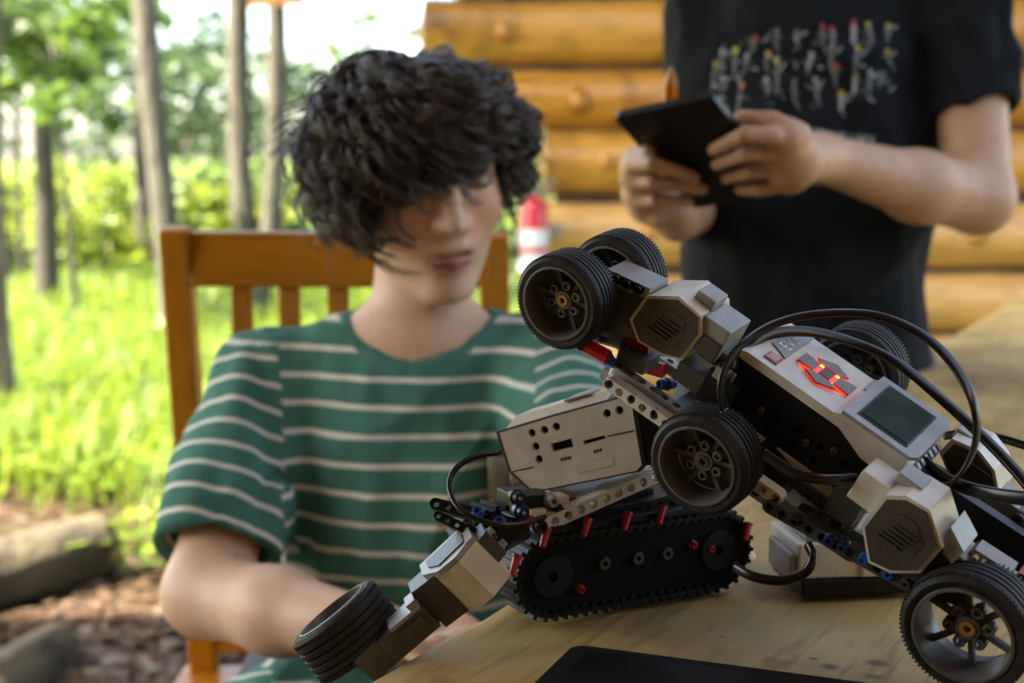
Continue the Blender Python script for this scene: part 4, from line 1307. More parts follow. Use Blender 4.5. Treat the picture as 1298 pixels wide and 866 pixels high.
# black twin-beam arm reaching left
for (p0, p1, d0, d1) in (((553, 640), (662, 668), .80, .79), ((556, 655), (638, 694), .775, .77)):
    beam(RB, at(*p0, d0), at(*p1, d1), nrm(vec(.1, .35, 1)), 8, 'black', 'arm_beam')
for (x, y, d, m_) in ((606, 650, .788, 'blue'), (634, 662, .785, 'blue'), (594, 664, .785, 'dgrey')):
    pin(RB, at(x, y, d), vec(.1, .35, 1), m_, .0028, .012)
g = G(); a_, b_ = at(632, 688, .78), at(668, 668, .785); g.box((a_ + b_) / 2, (b_ - a_) / 2, vec(.3, .8, 0) * .006, vec(0, .3, .95) * .008); g.mk('arm_joint', M['black'], RB)
cable(RB, [at(634, 574, .80), at(606, 578, .795), at(580, 592, .79), at(570, 614, .785), at(578, 640, .775), at(600, 656, .768), at(630, 665, .765), at(660, 665, .77), at(690, 656, .78)], .0026, .0014, nrm(vec(.2, .3, .9)))

# --- C: motor arm hanging over the table edge, with its wheel
Mx = nrm(vec(.73, -.68, .0)); Ax = nrm(vec(.66, .70, .25)); Kx = np.cross(Mx, Ax)     # Kx away from camera
C0 = at(541, 738, .752)
def Cp(m_, a_, k_): return C0 + Mx * m_ + Ax * a_ + Kx * k_
mc = G().prism([Cp(m_, .003, k_) for m_, k_ in ((.004, .006), (.013, -.001), (.020, -.002), (.0335, .004), (.0335, .026), (.004, .026))], Ax * .028).mk('arm_motor', M['white'], RB)
xs([Cp(m_, -.0003, k_) for m_, k_ in ((-.001, .012), (.008, .0), (.020, -.0025), (.0335, .004), (.0335, .028), (-.001, .028))], Ax * .003, 'end_cap', 'lgrey', mc)
xs([Cp(m_, -.0012, k_) for m_, k_ in ((.004, .013), (.010, .004), (.028, .005), (.029, .023), (.004, .023))], Ax * .0012, 'face_step', 'dgrey', mc)
xs([Cp(m_, .002, k_) for m_, k_ in ((-.012, .010), (.0038, .0055), (.0038, .0255), (-.012, .0255))], Ax * .028, 'gear_housing', 'dgrey', mc)
xs([Cp(m_, .0095, k_) for m_, k_ in ((-.044, .008), (-.0122, .004), (-.0122, .022), (-.044, .022))], Ax * .0155, 'gear_arm', 'dgrey', mc)
xs([Cp(m_, .0075, k_) for m_, k_ in ((-.0335, .006), (-.0130, .003), (-.0130, .021), (-.0335, .021))], Ax * .002, 'arm_cap', 'lgrey', mc)
xs([Cp(m_, .0125, k_) for m_, k_ in ((-.031, .0045), (-.016, .0015), (-.016, .010), (-.031, .010))], Ax * .009, 'arm_rib', 'dgrey', mc)
xs([Cp(m_, .0035, k_) for m_, k_ in ((-.018, .004), (-.0122, .003), (-.0122, .016), (-.018, .016))], Ax * .004, 'step_block', 'lgrey', mc)
xs([Cp(m_, .0085, k_) for m_, k_ in ((-.060, .010), (-.0442, .008), (-.0442, .024), (-.060, .024))], Ax * .0165, 'arm_end', 'dgrey', mc)
xs([Cp(m_, .004, k_) for m_, k_ in ((.0337, .004), (.040, .006), (.040, .022), (.0337, .024))], Ax * .017, 'rear_flange', 'dgrey', mc)
for a_ in (.007, .017): pin(mc, Cp(.0405, a_, .010), Mx, 'lgrey', .0022, .006)
wa = nrm(vec(.61, .785, .06))
wheel(mc, at(421, 776, .792), wa, .0575, .0285, 'rim', .2)
g = G(); wc_ = at(421, 776, .792); g.cyl(wc_ + wa * .0285, wc_ + wa * .038, .006, .0055, 14); g.mk('bush', M['red'], mc, 40)
g = G(); g.cyl(wc_ + wa * .010, wc_ + wa * .050, .0022, n=8); g.mk('axle', M['dgrey'], mc)

# ------------------------------------------------------------------ third brick standing on the table behind
s0 = on_z(1016, 759, TABZ)
sx = nrm(on_z(1150, 754, TABZ) - s0); sn = np.array([-sx[1], sx[0], 0]); sn = sn if sn[1] > 0 else -sn
SB = thing('battery_brick', s0, 'white battery brick with black base standing on the table under the wheeled robot', 'brick')
def sb(nm, m, x0, x1, n0, n1, z0, z1, bev=.0015):
    g = G(); c = s0 + sx * (x0 + x1) / 2 + sn * (n0 + n1) / 2 + [0, 0, (z0 + z1) / 2]
    g.box(c, sx * (x1 - x0) / 2, sn * (n1 - n0) / 2, [0, 0, (z1 - z0) / 2]); o = g.mk(nm, M[m], SB); b = o.modifiers.new('b', 'BEVEL'); b.width = bev; b.segments = 2
sb('base', 'black', 0, .075, 0, .06, 0.0005, .011)
sb('case', 'white', -.002, .073, .0015, .058, .0113, .033)
sb('case_step', 'white', .036, .060, -.0015, .0012, .012, .027)
sb('end_rib', 'lgrey', -.006, -.0023, .004, .05, .008, .026)
sb('lid', 'lgrey', .004, .068, .006, .054, .0333, .040)
# ================================================================== people: smooth-blended volumes turned into one surface
class SDF:
    def __init__(s, lo, hi, h):
        s.lo, s.h = np.asarray(lo, float), h
        s.n = np.ceil((np.asarray(hi) - s.lo) / h).astype(int) + 1
        s.F = np.full(s.n, 1.0, np.float32)
    def sub(s, lo, hi, mg):
        a = np.clip(np.floor((np.asarray(lo) - mg - s.lo) / s.h).astype(int), 0, s.n)
        b = np.clip(np.ceil((np.asarray(hi) + mg - s.lo) / s.h).astype(int) + 1, 0, s.n)
        sl = tuple(slice(i, j) for i, j in zip(a, b))
        ax = [np.arange(i, j) * s.h + o for i, j, o in zip(a, b, s.lo)]
        return sl, np.stack(np.meshgrid(*ax, indexing='ij'), -1)
    def join(s, sl, d, k, cut=False):
        f = s.F[sl]
        if cut:
            d = -d
            hh = np.maximum(k - np.abs(f - d), 0) / k
            s.F[sl] = np.maximum(f, d) + hh * hh * k * .25
        else:
            hh = np.maximum(k - np.abs(f - d), 0) / k
            s.F[sl] = np.minimum(f, d) - hh * hh * k * .25
    def cap(s, a, b, ra, rb, k=.01, cut=False, plane=None, sq=None):
        a, b = np.asarray(a, float), np.asarray(b, float)
        R = max(ra, rb)
        sl, P = s.sub(np.minimum(a, b) - R, np.maximum(a, b) + R, k + 2 * s.h)
        if P.size == 0: return s
        ab = b - a
        t = np.clip(((P - a) @ ab) / (ab @ ab), 0, 1)
        q = P - (a + t[..., None] * ab)
        if sq is not None:                       # flatten along a direction
            n_, f_ = sq
            q = q + np.asarray(n_) * ((q @ np.asarray(n_)) * (1 / f_ - 1))[..., None]
        d = np.linalg.norm(q, axis=-1) - (ra + (rb - ra) * t)
        if plane is not None:
            d = np.maximum(d, (P - plane[0]) @ plane[1])
        s.join(sl, d.astype(np.float32), k, cut)
        return s
    def ell(s, c, r, R=None, k=.01, cut=False):
        c, r = np.asarray(c, float), np.asarray(r, float)
        m = r.max()
        sl, P = s.sub(c - m, c + m, k + 2 * s.h)
        if P.size == 0: return s
        q = P - c
        if R is not None: q = q @ R              # columns of R are the local axes
        k0 = np.linalg.norm(q / r, axis=-1); k1 = np.linalg.norm(q / (r * r), axis=-1) + 1e-9
        s.join(sl, (k0 * (k0 - 1) / k1).astype(np.float32), k, cut)
        return s
    def chain(s, pts, rad, k=.006):
        for i in range(len(pts) - 1): s.cap(pts[i], pts[i + 1], rad[i], rad[i + 1], k)
        return s
    def mesh(s):
        F = s.F
        ins = F < 0
        n = np.array(F.shape) - 1
        cnt = np.zeros(n, np.int8)
        offs = [(i, j, k) for i in (0, 1) for j in (0, 1) for k in (0, 1)]
        for (i, j, k) in offs: cnt += ins[i:n[0] + i, j:n[1] + j, k:n[2] + k]
        act = (cnt > 0) & (cnt < 8)
        I = np.argwhere(act)
        idx = np.full(n, -1, np.int64); idx[tuple(I.T)] = np.arange(len(I))
        val = np.stack([F[I[:, 0] + i, I[:, 1] + j, I[:, 2] + k] for (i, j, k) in offs], 1)
        acc = np.zeros((len(I), 3)); num = np.zeros(len(I))
        O = np.array(offs, float)
        for a in range(8):
            for b in range(a + 1, 8):
                if np.abs(O[a] - O[b]).sum() != 1: continue
                va, vb = val[:, a], val[:, b]
                m = (va < 0) != (vb < 0)
                t = va[m] / (va[m] - vb[m])
                acc[m] += O[a] + t[:, None] * (O[b] - O[a]); num[m] += 1
        V = (I + acc / num[:, None]) * s.h + s.lo
        Q = []
        for ax in range(3):
            o1, o2 = [(1, 2), (2, 0), (0, 1)][ax]
            a = [slice(None)] * 3; b = [slice(None)] * 3
            a[ax] = slice(0, -1); b[ax] = slice(1, None)
            sa, sb_ = ins[tuple(a)], ins[tuple(b)]
            E = np.argwhere(sa != sb_)
            E = E[(E[:, o1] > 0) & (E[:, o2] > 0) & (E[:, o1] < n[o1]) & (E[:, o2] < n[o2])]
            e1 = np.zeros(3, int); e1[o1] = 1; e2 = np.zeros(3, int); e2[o2] = 1
            q = np.stack([idx[tuple((E - e1 - e2).T)], idx[tuple((E - e2).T)], idx[tuple(E.T)], idx[tuple((E - e1).T)]], 1)
            fl = ~sa[tuple(E.T)]
            q[fl] = q[fl][:, ::-1]
            Q.append(q)
        return V, np.concatenate(Q)
def fast_mesh(name, V, Q, m, center):
    me = bpy.data.meshes.new(name)
    me.vertices.add(len(V)); me.vertices.foreach_set('co', (V - center).astype('f').reshape(-1))
    me.loops.add(Q.size); me.loops.foreach_set('vertex_index', Q.reshape(-1).astype('i'))
    me.polygons.add(len(Q)); me.polygons.foreach_set('loop_start', np.arange(0, Q.size, 4, dtype='i'))
    me.update(calc_edges=True)
    me.polygons.foreach_set('use_smooth', np.ones(len(Q), bool))
    me.materials.append(m)
    return me
def smooth_v(V, Q, it=2, lam=.5):
    A_ = np.concatenate([Q[:, [0, 1]], Q[:, [1, 2]], Q[:, [2, 3]], Q[:, [3, 0]]])
    for _ in range(it):
        S = np.zeros_like(V); N_ = np.zeros(len(V))
        for c in range(3):
            S[:, c] = np.bincount(A_[:, 0], V[A_[:, 1], c], len(V)) + np.bincount(A_[:, 1], V[A_[:, 0], c], len(V))
        N_ = np.bincount(A_[:, 0], minlength=len(V)) + np.bincount(A_[:, 1], minlength=len(V))
        V = V + lam * (S / np.maximum(N_, 1)[:, None] - V)
    return V
def vnormals(V, Q):
    n = np.cross(V[Q[:, 2]] - V[Q[:, 0]], V[Q[:, 3]] - V[Q[:, 1]])
    N_ = np.zeros_like(V)
    for k in range(4):
        for c in range(3): N_[:, c] += np.bincount(Q[:, k], n[:, c], len(V))
    return N_ / (np.linalg.norm(N_, axis=1)[:, None] + 1e-12)
def color_attr(me, name, C):
    a = me.attributes.new(name, 'FLOAT_COLOR', 'POINT')
    a.data.foreach_set('color', np.concatenate([C, np.ones((len(C), 1))], 1).astype('f').reshape(-1))

def head_sdf(S, O, R, open_=1.0):
    """R columns: right, forward, up; O between the eyes inside the head"""
    p = lambda x, y, z: O + R @ np.array([x, y, z])
    S.ell(p(0, -.008, .026), (.072, .092, .078), R, .01)
    S.ell(p(0, .022, -.030), (.060, .066, .082), R, .03)
    S.ell(p(0, .030, -.066), (.050, .054, .050), R, .03)
    for s_ in (-1, 1):
        S.cap(p(s_ * .050, .0, -.072), p(s_ * .016, .068, -.118), .016, .014, .022)
        S.ell(p(s_ * .040, .056, -.034), (.023, .024, .026), R, .02)
        S.cap(p(s_ * .014, .086, .016), p(s_ * .044, .072, .016), .009, .007, .016)
    S.ell(p(0, .079, -.118), (.017, .014, .014), R, .018)
    S.ell(p(0, .074, -.075), (.028, .020, .026), R, .02)
    for s_ in (-1, 1):
        S.ell(p(s_ * .032, .096, -.001), (.017, .012, .010), R, .012, True)
        S.ell(p(s_ * .032, .0705, -.003), (.0135, .0135, .0125), R, .004)
    S.chain([p(0, .083, .008), p(0, .094, -.018), p(0, .1075, -.038)], [.0075, .0085, .0112], .012)
    for s_ in (-1, 1):
        S.ell(p(s_ * .0125, .0955, -.0425), (.0085, .0105, .0080), R, .007)
        S.ell(p(s_ * .0072, .1015, -.0508), (.0038, .0055, .0036), R, .003, True)
    # cheek folds and mouth
    S.chain([p(-.026, .080, -.071), p(-.009, .0965, -.0655), p(0, .0975, -.0672), p(.009, .0965, -.0655), p(.026, .080, -.071)], [.0028, .0042, .0038, .0042, .0028], .006)
    S.chain([p(-.021, .081, -.078 - .004 * open_), p(0, .0935, -.083 - .006 * open_), p(.021, .081, -.078 - .004 * open_)], [.003, .0052, .003], .006)
    S.chain([p(-.019, .089, -.0735), p(0, .097, -.0745 - .002 * open_), p(.019, .089, -.0735)], [.0022, .0030 + .0018 * open_, .0022], .003)
    S.chain([p(-.019, .087, -.0735), p(0, .090, -.0745 - .002 * open_), p(.019, .087, -.0735)], [.002, .003, .002], .003)
    # open the mouth
    for x in (-.014, -.007, 0, .007, .014):
        S.ell(p(x, .095 - abs(x) * .35, -.0745 - .002 * open_), (.007, .012, .0012 + .0026 * open_), R, .003, True)
    for s_ in (-1, 1):
        S.ell(p(s_ * .076, -.012, -.022), (.009, .018, .029), R, .008)
    return p
def head_color(V, O, R, C, hairline):
    q = (V - O) @ R
    x, y, z = q.T
    near = (np.abs(q) < .16).all(1) & (z > -.14)
    lips = near & (y > .078) & (((x / .0255) ** 2 + ((z + .0775) / .0115) ** 2) < 1)
    C[lips] = (.60, .33, .255)
    ins = near & (y > .06) & (((x / .017) ** 2 + ((z + .0755) / .0042) ** 2) < 1)
    C[ins] = (.26, .095, .08)
    no = near & (((np.abs(x) - .0072) ** 2 + (z + .0515) ** 2) < .0038 ** 2) & (y > .09)
    C[no] = (.14, .05, .035)
    br = near & (y > .055) & (np.abs(np.abs(x) - .031) < .018) & (np.abs(z - .020 + .10 * (np.abs(x) - .03)) < .0045)
    C[br] = (.11, .065, .04)
    lid = near & (y > .06) & (np.abs(np.abs(x) - .032) < .0135) & (np.abs(z + .0095 - (np.abs(x) - .032) ** 2 * 20) < .0018)
    C[lid] = (.05, .03, .025)
    ck = near & (y > .03) & (((np.abs(x) - .042) / .025) ** 2 + ((z + .040) / .028) ** 2 < 1)
    C[ck] = C[ck] * [1.06, .88, .86]
    sc = near & hairline(x, y, z)
    C[sc] = (.022, .015, .011)
    return C

hair_m = mat('dark_brown_hair', (.032, .020, .0125), .34, c2=(.07, .047, .031), scale=18, spec=.6)
def hair_strands(name, parent, O, R, specs, rad=.0011, m=hair_m, sides=4):
    """specs: (n,K,3) strand points in head space"""
    P = np.asarray(specs)
    n, K, _ = P.shape
    T = np.gradient(P, axis=1); T /= np.linalg.norm(T, axis=2)[..., None] + 1e-9
    ref = np.array([.31, .77, .55])
    U = np.cross(T, ref); U /= np.linalg.norm(U, axis=2)[..., None] + 1e-9
    W_ = np.cross(T, U)
    tap = np.concatenate([np.linspace(.8, 1, K // 2), np.linspace(1, .25, K - K // 2)])
    ring = []
    for k in range(sides):
        a = 2 * math.pi * k / sides
        ring.append(P + (U * math.cos(a) + W_ * math.sin(a)) * (rad * tap)[None, :, None])
    V = np.stack(ring, 2).reshape(-1, 3)
    V = O + V @ R.T
    i = np.arange(n)[:, None, None] * K * sides; k = np.arange(K - 1)[None, :, None] * sides; s_ = np.arange(sides)[None, None, :]
    a = i + k + s_; b = i + k + (s_ + 1) % sides
    Q = np.stack([a, b, b + sides, a + sides], -1).reshape(-1, 4)
    c = V.mean(0)
    return put(name, fast_mesh(name, V, Q, m, c), parent, Matrix.Translation(Vector(c)))

def curly(nclump, per, K, ec, er, end_fn, out, curl, ele_lim, seed):
    """locks that leave a whorl at the crown, hug a swollen scalp ellipsoid and curl towards their tips"""
    r = np.random.default_rng(seed)
    S_ = []
    for c in range(nclump):
        az = r.uniform(-math.pi, math.pi)                    # 0 = forward, + = head right
        lim = ele_lim(az)
        el0 = math.asin(r.uniform(math.sin(lim), .999))
        el1 = end_fn(az, r)
        span = r.uniform(.75, 1.35)
        e_end = max(el1, el0 - span) + r.normal(0, .05)
        e_end = min(e_end, el0 - .25)
        turns = r.uniform(1.6, 3.6); ph = r.uniform(0, 6.28); cr_ = curl * r.uniform(.6, 1.4); lift = out(az) * r.uniform(.35, 1.4)
        drift = r.normal(0, .25)
        for k in range(per):
            t = np.linspace(0, 1, K)
            jit = r.normal(0, .018, 2)
            el = el0 + (e_end - el0) * t + jit[0] * t
            az_ = az + drift * t ** 1.5 + jit[1]
            dirs = np.stack([np.sin(az_) * np.cos(el), np.cos(az_) * np.cos(el), np.sin(el)], 1)
            rr = 1.0
            base = np.asarray(ec) + dirs * np.asarray(er)
            nrm_ = dirs / np.asarray(er); nrm_ /= np.linalg.norm(nrm_, axis=1)[:, None]
            off = lift * (1 - np.exp(-3.2 * t)) * (1 - .18 * t + .5 * t ** 3 * (1 if abs(az) > 1.0 else 0)) * (1 - .8 * np.clip(np.sin(el), 0, 1))
            p = base + nrm_ * off[:, None]
            below = np.clip(-el, 0, None)
            tv = np.stack([np.cos(az_), -np.sin(az_), np.zeros(K)], 1)
            a = turns * 2 * math.pi * t + ph + r.normal(0, .16)
            amp = cr_ * np.clip(t * 1.6, 0, 1)
            p = p + tv * (amp * np.cos(a))[:, None] + nrm_ * (amp * .8 * np.sin(a))[:, None] + r.normal(0, .0016, 3)
            S_.append(p)
    return np.array(S_)

def finish_body(name, S, parent, center, hairs, base=(.64, .42, .285)):
    V, Q = S.mesh()
    V = smooth_v(V, Q, 2, .5)
    me = fast_mesh(name, V, Q, M['skin'], center)
    C = np.tile(np.array(base), (len(V), 1))
    for (O, R, hl) in hairs: C = head_color(V, O, R, C, hl)
    color_attr(me, 'Col', C)
    return put(name, me, parent, Matrix.Translation(Vector(center)))

def shirt_mat(name, c, c2, stripe=None, collar=None):
    m = mat(name, c, .85, c2=c2, scale=30, bump=.0006, bscale=900, spec=.12)
    nt = m.node_tree; L = nt.links.new; b = nt.nodes['Principled BSDF']
    b.inputs['Sheen Weight'].default_value = .04
    if stripe:
        old = b.inputs['Base Color'].links[0].from_socket
        a = nd(nt, 'ShaderNodeAttribute', attribute_name='stripe')
        fr = nd(nt, 'ShaderNodeMath', operation='FRACT'); L(a.outputs['Fac'], fr.inputs[0])
        pp = nd(nt, 'ShaderNodeMath', operation='PINGPONG'); L(fr.outputs[0], pp.inputs[0]); pp.inputs[1].default_value = .5
        mr_ = nd(nt, 'ShaderNodeMapRange'); mr_.inputs[1].default_value, mr_.inputs[2].default_value = .06, .13
        mr_.inputs[3].default_value, mr_.inputs[4].default_value = 1, 0
        L(pp.outputs[0], mr_.inputs[0])
        ca = nd(nt, 'ShaderNodeAttribute', attribute_name='plain')
        mu = nd(nt, 'ShaderNodeMath', operation='MULTIPLY'); L(mr_.outputs[0], mu.inputs[0]); L(ca.outputs['Fac'], mu.inputs[1])
        mx = nd(nt, 'ShaderNodeMix', data_type='RGBA'); L(mu.outputs[0], mx.inputs['Factor']); L(old, mx.inputs['A']); mx.inputs['B'].default_value = (*stripe, 1)
        L(mx.outputs['Result'], b.inputs['Base Color'])
    return m
def wrinkle(V, N_, fields, ridge=()):
    for (amp, ax1, ax2, s1, s2, sd) in ridge:          # sharp creases: 1-|noise| stretched along ax1
        a = V @ np.asarray(ax1) * s1; b = V @ np.asarray(ax2) * s2
        d = np.array([1 - min(1.0, 3.2 * abs(noise.noise(Vector((p, q, sd))))) for p, q in zip(a, b)])
        V = V + N_ * (amp * (d ** 1.5 - .3))[:, None]
    for (amp, sc, sd) in fields:
        d = np.array([noise.noise(Vector((p[0] * sc[0] + sd, p[1] * sc[1], p[2] * sc[2]))) for p in V])
        V = V + N_ * (amp * d)[:, None]
    return V

# ------------------------------------------------------------------ seated person
fw = nrm(vec(.30, .38, -.87)); rt_ = vec(-.95, .14, -.27); rt_ = nrm(rt_ - fw * np.dot(fw, rt_)); up_ = np.cross(rt_, fw)
HR = np.stack([rt_, fw, up_], 1)
HS = .94
HO = at(579, 290, 1.325) - HR @ np.array([0, .1135, -.040]) * HS
HRs = HR * HS
sit_base = np.array([at(520, 600, 1.45)[0], 1.45, 0])
P1 = thing('person', sit_base, 'seated person with curly dark hair in a green and white striped T-shirt', 'person')
H = .0036
S1_ = SDF((-.50, .88, -.02), (.30, 1.72, 1.24), H)
# the head is evaluated in scaled head space by scaling all radii: wrap the primitives
class Scaled:
    def __init__(s, S, O, k): s.S, s.O, s.k = S, O, k
    def ell(s, c, r, R=None, k=.01, cut=False): s.S.ell(s.O + (c - s.O) * s.k, np.asarray(r) * s.k, R, k * s.k, cut)
    def cap(s, a, b, ra, rb, k=.01, **kw): s.S.cap(s.O + (a - s.O) * s.k, s.O + (b - s.O) * s.k, ra * s.k, rb * s.k, k * s.k, **kw)
    def chain(s, pts, rad, k=.006):
        for i in range(len(pts) - 1): s.cap(pts[i], pts[i + 1], rad[i], rad[i + 1], k)
neck_b = at(533, 428, 1.455)
S1_.cap(HO + HR @ np.array([0, -.030, -.050]), neck_b, .044, .050, .014)
sR, sL = at(332, 482, 1.455), at(700, 476, 1.44)
S1_.cap(neck_b - [0, 0, .02], sR, .05, .042, .03); S1_.cap(neck_b - [0, 0, .02], sL, .05, .042, .03)
pel = np.array([sit_base[0] - .005, 1.47, .50])
S1_.cap(at(533, 520, 1.47), pel, .10, .11, .05, sq=((0, 1, 0), .7))
eR, wR = at(262, 752, 1.315), at(478, 800, 1.165)
S1_.chain([sR, eR, ], [.044, .037], .02)
S1_.chain([eR, eR * .55 + wR * .45 + [0, 0, -.002], wR], [.0385, .036, .0235], .02)
pR = at(520, 812, 1.125)
S1_.cap(wR, pR, .024, .026, .015, sq=((0, 0, 1), .75))
fd = nrm(pR - wR); sd_ = nrm(np.cross(fd, [0, 0, 1]))
for k, (o_, l_) in enumerate(((-.026, .055), (-.009, .066), (.009, .064), (.025, .050))):
    a0 = pR + sd_ * o_ + fd * .018; a1 = a0 + fd * l_ * .5 + [0, 0, .006]; a2 = a1 + fd * l_ * .4 + [0, 0, -.014]
    S1_.chain([a0, a1, a2], [.0088, .0082, .0072], .005)
S1_.chain([pR - fd * .012 - sd_ * .026, pR + fd * .012 - sd_ * .044 + [0, 0, .004], pR + fd * .034 - sd_ * .046], [.011, .0098, .008], .006)
eL, wL = at(752, 640, 1.26), at(838, 676, 1.06)
S1_.chain([sL, eL], [.044, .037], .02); S1_.chain([eL, wL], [.037, .024], .02)
pL = wL + nrm(wL - eL) * .055
S1_.cap(wL, pL, .024, .026, .015, sq=((0, 0, 1), .7))
fd = nrm(pL - wL); sd_ = nrm(np.cross(fd, [0, 0, 1]))
for (o_, l_) in ((-.026, .055), (-.009, .066), (.009, .064), (.025, .050)):
    a0 = pL + sd_ * o_ + fd * .015; S1_.chain([a0, a0 + fd * l_ * .5, a0 + fd * l_ * .9 - [0, 0, .01]], [.0088, .008, .007], .005)
S1_.chain([pL - fd * .01 + sd_ * .026, pL + fd * .03 + sd_ * .046], [.011, .008], .006)
kneeR, kneeL = np.array([pel[0] - .13, 1.06, .485]), np.array([pel[0] + .13, 1.08, .485])
for kn, dx in ((kneeR, -.02), (kneeL, .02)):
    S1_.chain([pel + [np.sign(dx) * .08, 0, -.01], kn, kn + [dx, .05, -.40]], [.075, .052, .036], .03)
    S1_.cap(kn + [dx, .06, -.44], kn + [dx, -.08, -.455], .034, .03, .02)
head_sdf(Scaled(S1_, HO, HS), HO, HR, .75)
def hl1(x, y, z):
    x, y, z = x / HS, y / HS, z / HS
    return (z > .052) & (y > .03) | ((y <= .03) & (z > .0 - .5 * (.03 - y)) & (z > -.055) & (np.abs(np.abs(x) - .08) > .003)) 
finish_body('body', S1_, P1, sit_base, [(HO, HRs, hl1)])
del S1_
# hair
FRONT_GAP = .50
def end1(az, r):
    az = -az
    # how low the lock may hang (elevation angle on the scalp ellipsoid)
    if -0.95 < az < .10: return r.uniform(-.78, -.25)          # heavy fringe over the right eye
    if .10 <= az < .40: return r.uniform(-.20, .12)
    if .40 <= az < .70: return r.uniform(.30, .60)             # parted: forehead shows
    if .70 <= az < 1.0: return r.uniform(-.25, .15)
    return r.uniform(-1.22, -.5)
def lim1(az):
    return .62 if abs(az) < .9 else (-.05 if abs(az) < 1.6 else -.35)
def out1(az):
    az = -az
    side = max(0, -math.sin(az)); sr = max(0, math.sin(az))
    return .021 + .029 * side ** 1.5 + .014 * sr ** 1.5 + .010 * max(0, -math.cos(az))
ec, er = np.array([0, -.008, .026]), np.array([.0715, .0915, .0750])
strands = curly(760, 9, 24, ec, er, end1, out1, .0130, lim1, 11)
strands2 = curly(320, 5, 24, ec, er * .99, end1, lambda a: out1(a) * .5, .005, lim1, 12)
fly = curly(240, 1, 24, ec, er, end1, lambda a: out1(a) * 1.35 + .004, .015, lim1, 13)
hair_strands('hair', P1, HO, HRs, np.concatenate([strands, strands2]), .00095)
hair_strands('flyaway_hair', P1, HO, HRs, fly, .0006, sides=3)
# T-shirt with real sleeves and neck opening
S2 = SDF((-.46, 1.16, .40), (.27, 1.66, 1.00), .0036)
chest = at(533, 565, 1.465)
S2.ell(chest, (.150, .088, .150), None, .04)
S2.ell(at(538, 720, 1.44), (.152, .098, .15), None, .06)
S2.ell(np.array([pel[0], 1.455, .53]), (.158, .112, .12), None, .05)
S2.ell(at(420, 890, 1.34), (.12, .08, .05), None, .05); S2.ell(at(600, 880, 1.34), (.10, .08, .05), None, .05)
S2.cap(at(535, 447, 1.475), sR + [.01, 0, -.006], .058, .050, .035); S2.cap(at(535, 447, 1.475), sL + [-.01, 0, -.006], .058, .050, .035)
axR = nrm(at(262, 716, 1.335) - sR); hemR = at(274, 704, 1.34)
S2.cap(sR, hemR + axR * .05, .055, .062, .022, plane=(hemR, axR))
S2.cap(hemR - axR * .045, hemR + axR * .08, .050, .058, .004, True)
axL = nrm(eL - sL); hemL = sL + axL * .165
S2.cap(sL, hemL + axL * .05, .056, .066, .022, plane=(hemL, axL))
S2.cap(hemL - axL * .045, hemL + axL * .08, .055, .06, .004, True)
nax = nrm(HO + HR @ np.array([0, -.022, -.05]) - neck_b)
S2.cap(neck_b + nax * .014 - [0, .008, 0], neck_b + nax * .12 - [0, .03, 0], .066, .085, .006, True)
V, Q = S2.mesh(); V = smooth_v(V, Q, 2, .5); N_ = vnormals(V, Q)
V = wrinkle(V, N_, [(.009, (9, 5, 9), 3), (.006, (24, 12, 11), 9), (.003, (50, 30, 20), 5)],
            [(.007, (.3, 0, .95), (.95, 0, -.3), 3.5, 11, 2.5), (.006, (.8, 0, .6), (-.6, 0, .8), 4, 12, 7.5)])
# drag folds running from the armpit
dfold = V - at(352, 560, 1.40)
along = dfold @ nrm(vec(.25, .96, 0)); acr = dfold @ nrm(vec(.96, -.25, 0))
V = V - N_ * (.010 * np.exp(-(acr / .014) ** 2) * np.exp(-((along - .05) / .12) ** 2))[:, None]
me = fast_mesh('t_shirt', V, Q, shirt_mat('green_striped_jersey', (.068, .205, .157), (.050, .165, .124), (.68, .67, .59)), sit_base)
fc = V[Q].mean(1)
tR = (fc - sR) @ axR; dR = np.linalg.norm(fc - (sR + np.clip(tR, 0, .4)[:, None] * axR), axis=1)
tL = (fc - sL) @ axL; dL = np.linalg.norm(fc - (sL + np.clip(tL, 0, .4)[:, None] * axL), axis=1)
xR_ = sR[0] + .028; xL_ = sL[0] - .02
regR = (dR < .085) & (tR > -.01) & (fc[:, 0] < xR_ + .0 + .12 * (sR[2] - fc[:, 2]))
regL = (dL < .08) & (tL > -.01) & (fc[:, 0] > xL_ - .05 * (sL[2] - fc[:, 2]))
PERIOD = .0262
LV = V[Q.reshape(-1)]
rr_ = np.repeat(regR, 4); rl_ = np.repeat(regL, 4)
z0_ = at(530, 545, 1.37)[2]
st = (LV[:, 2] - z0_) / PERIOD + 100 + .25 * np.cos((LV[:, 0] - chest[0]) * 6)
st = np.where(rr_, ((LV - hemR) @ axR + .012) / PERIOD + 100, st)
st = np.where(rl_, ((LV - hemL) @ axL + .012) / PERIOD + 100, st)
attr_float(me, 'stripe', st, 'CORNER')
nd_ = np.linalg.norm((LV - (neck_b + nax * .018)) - ((LV - neck_b) @ nax)[:, None] * nax, axis=1)
pl_ = np.where((nd_ < .084) & (((LV - neck_b) @ nax) > -.03) & ~rr_ & ~rl_, 0.0, 1.0)
attr_float(me, 'plain', pl_, 'CORNER')
shirt1 = put('t_shirt', me, P1, Matrix.Translation(Vector(sit_base)))
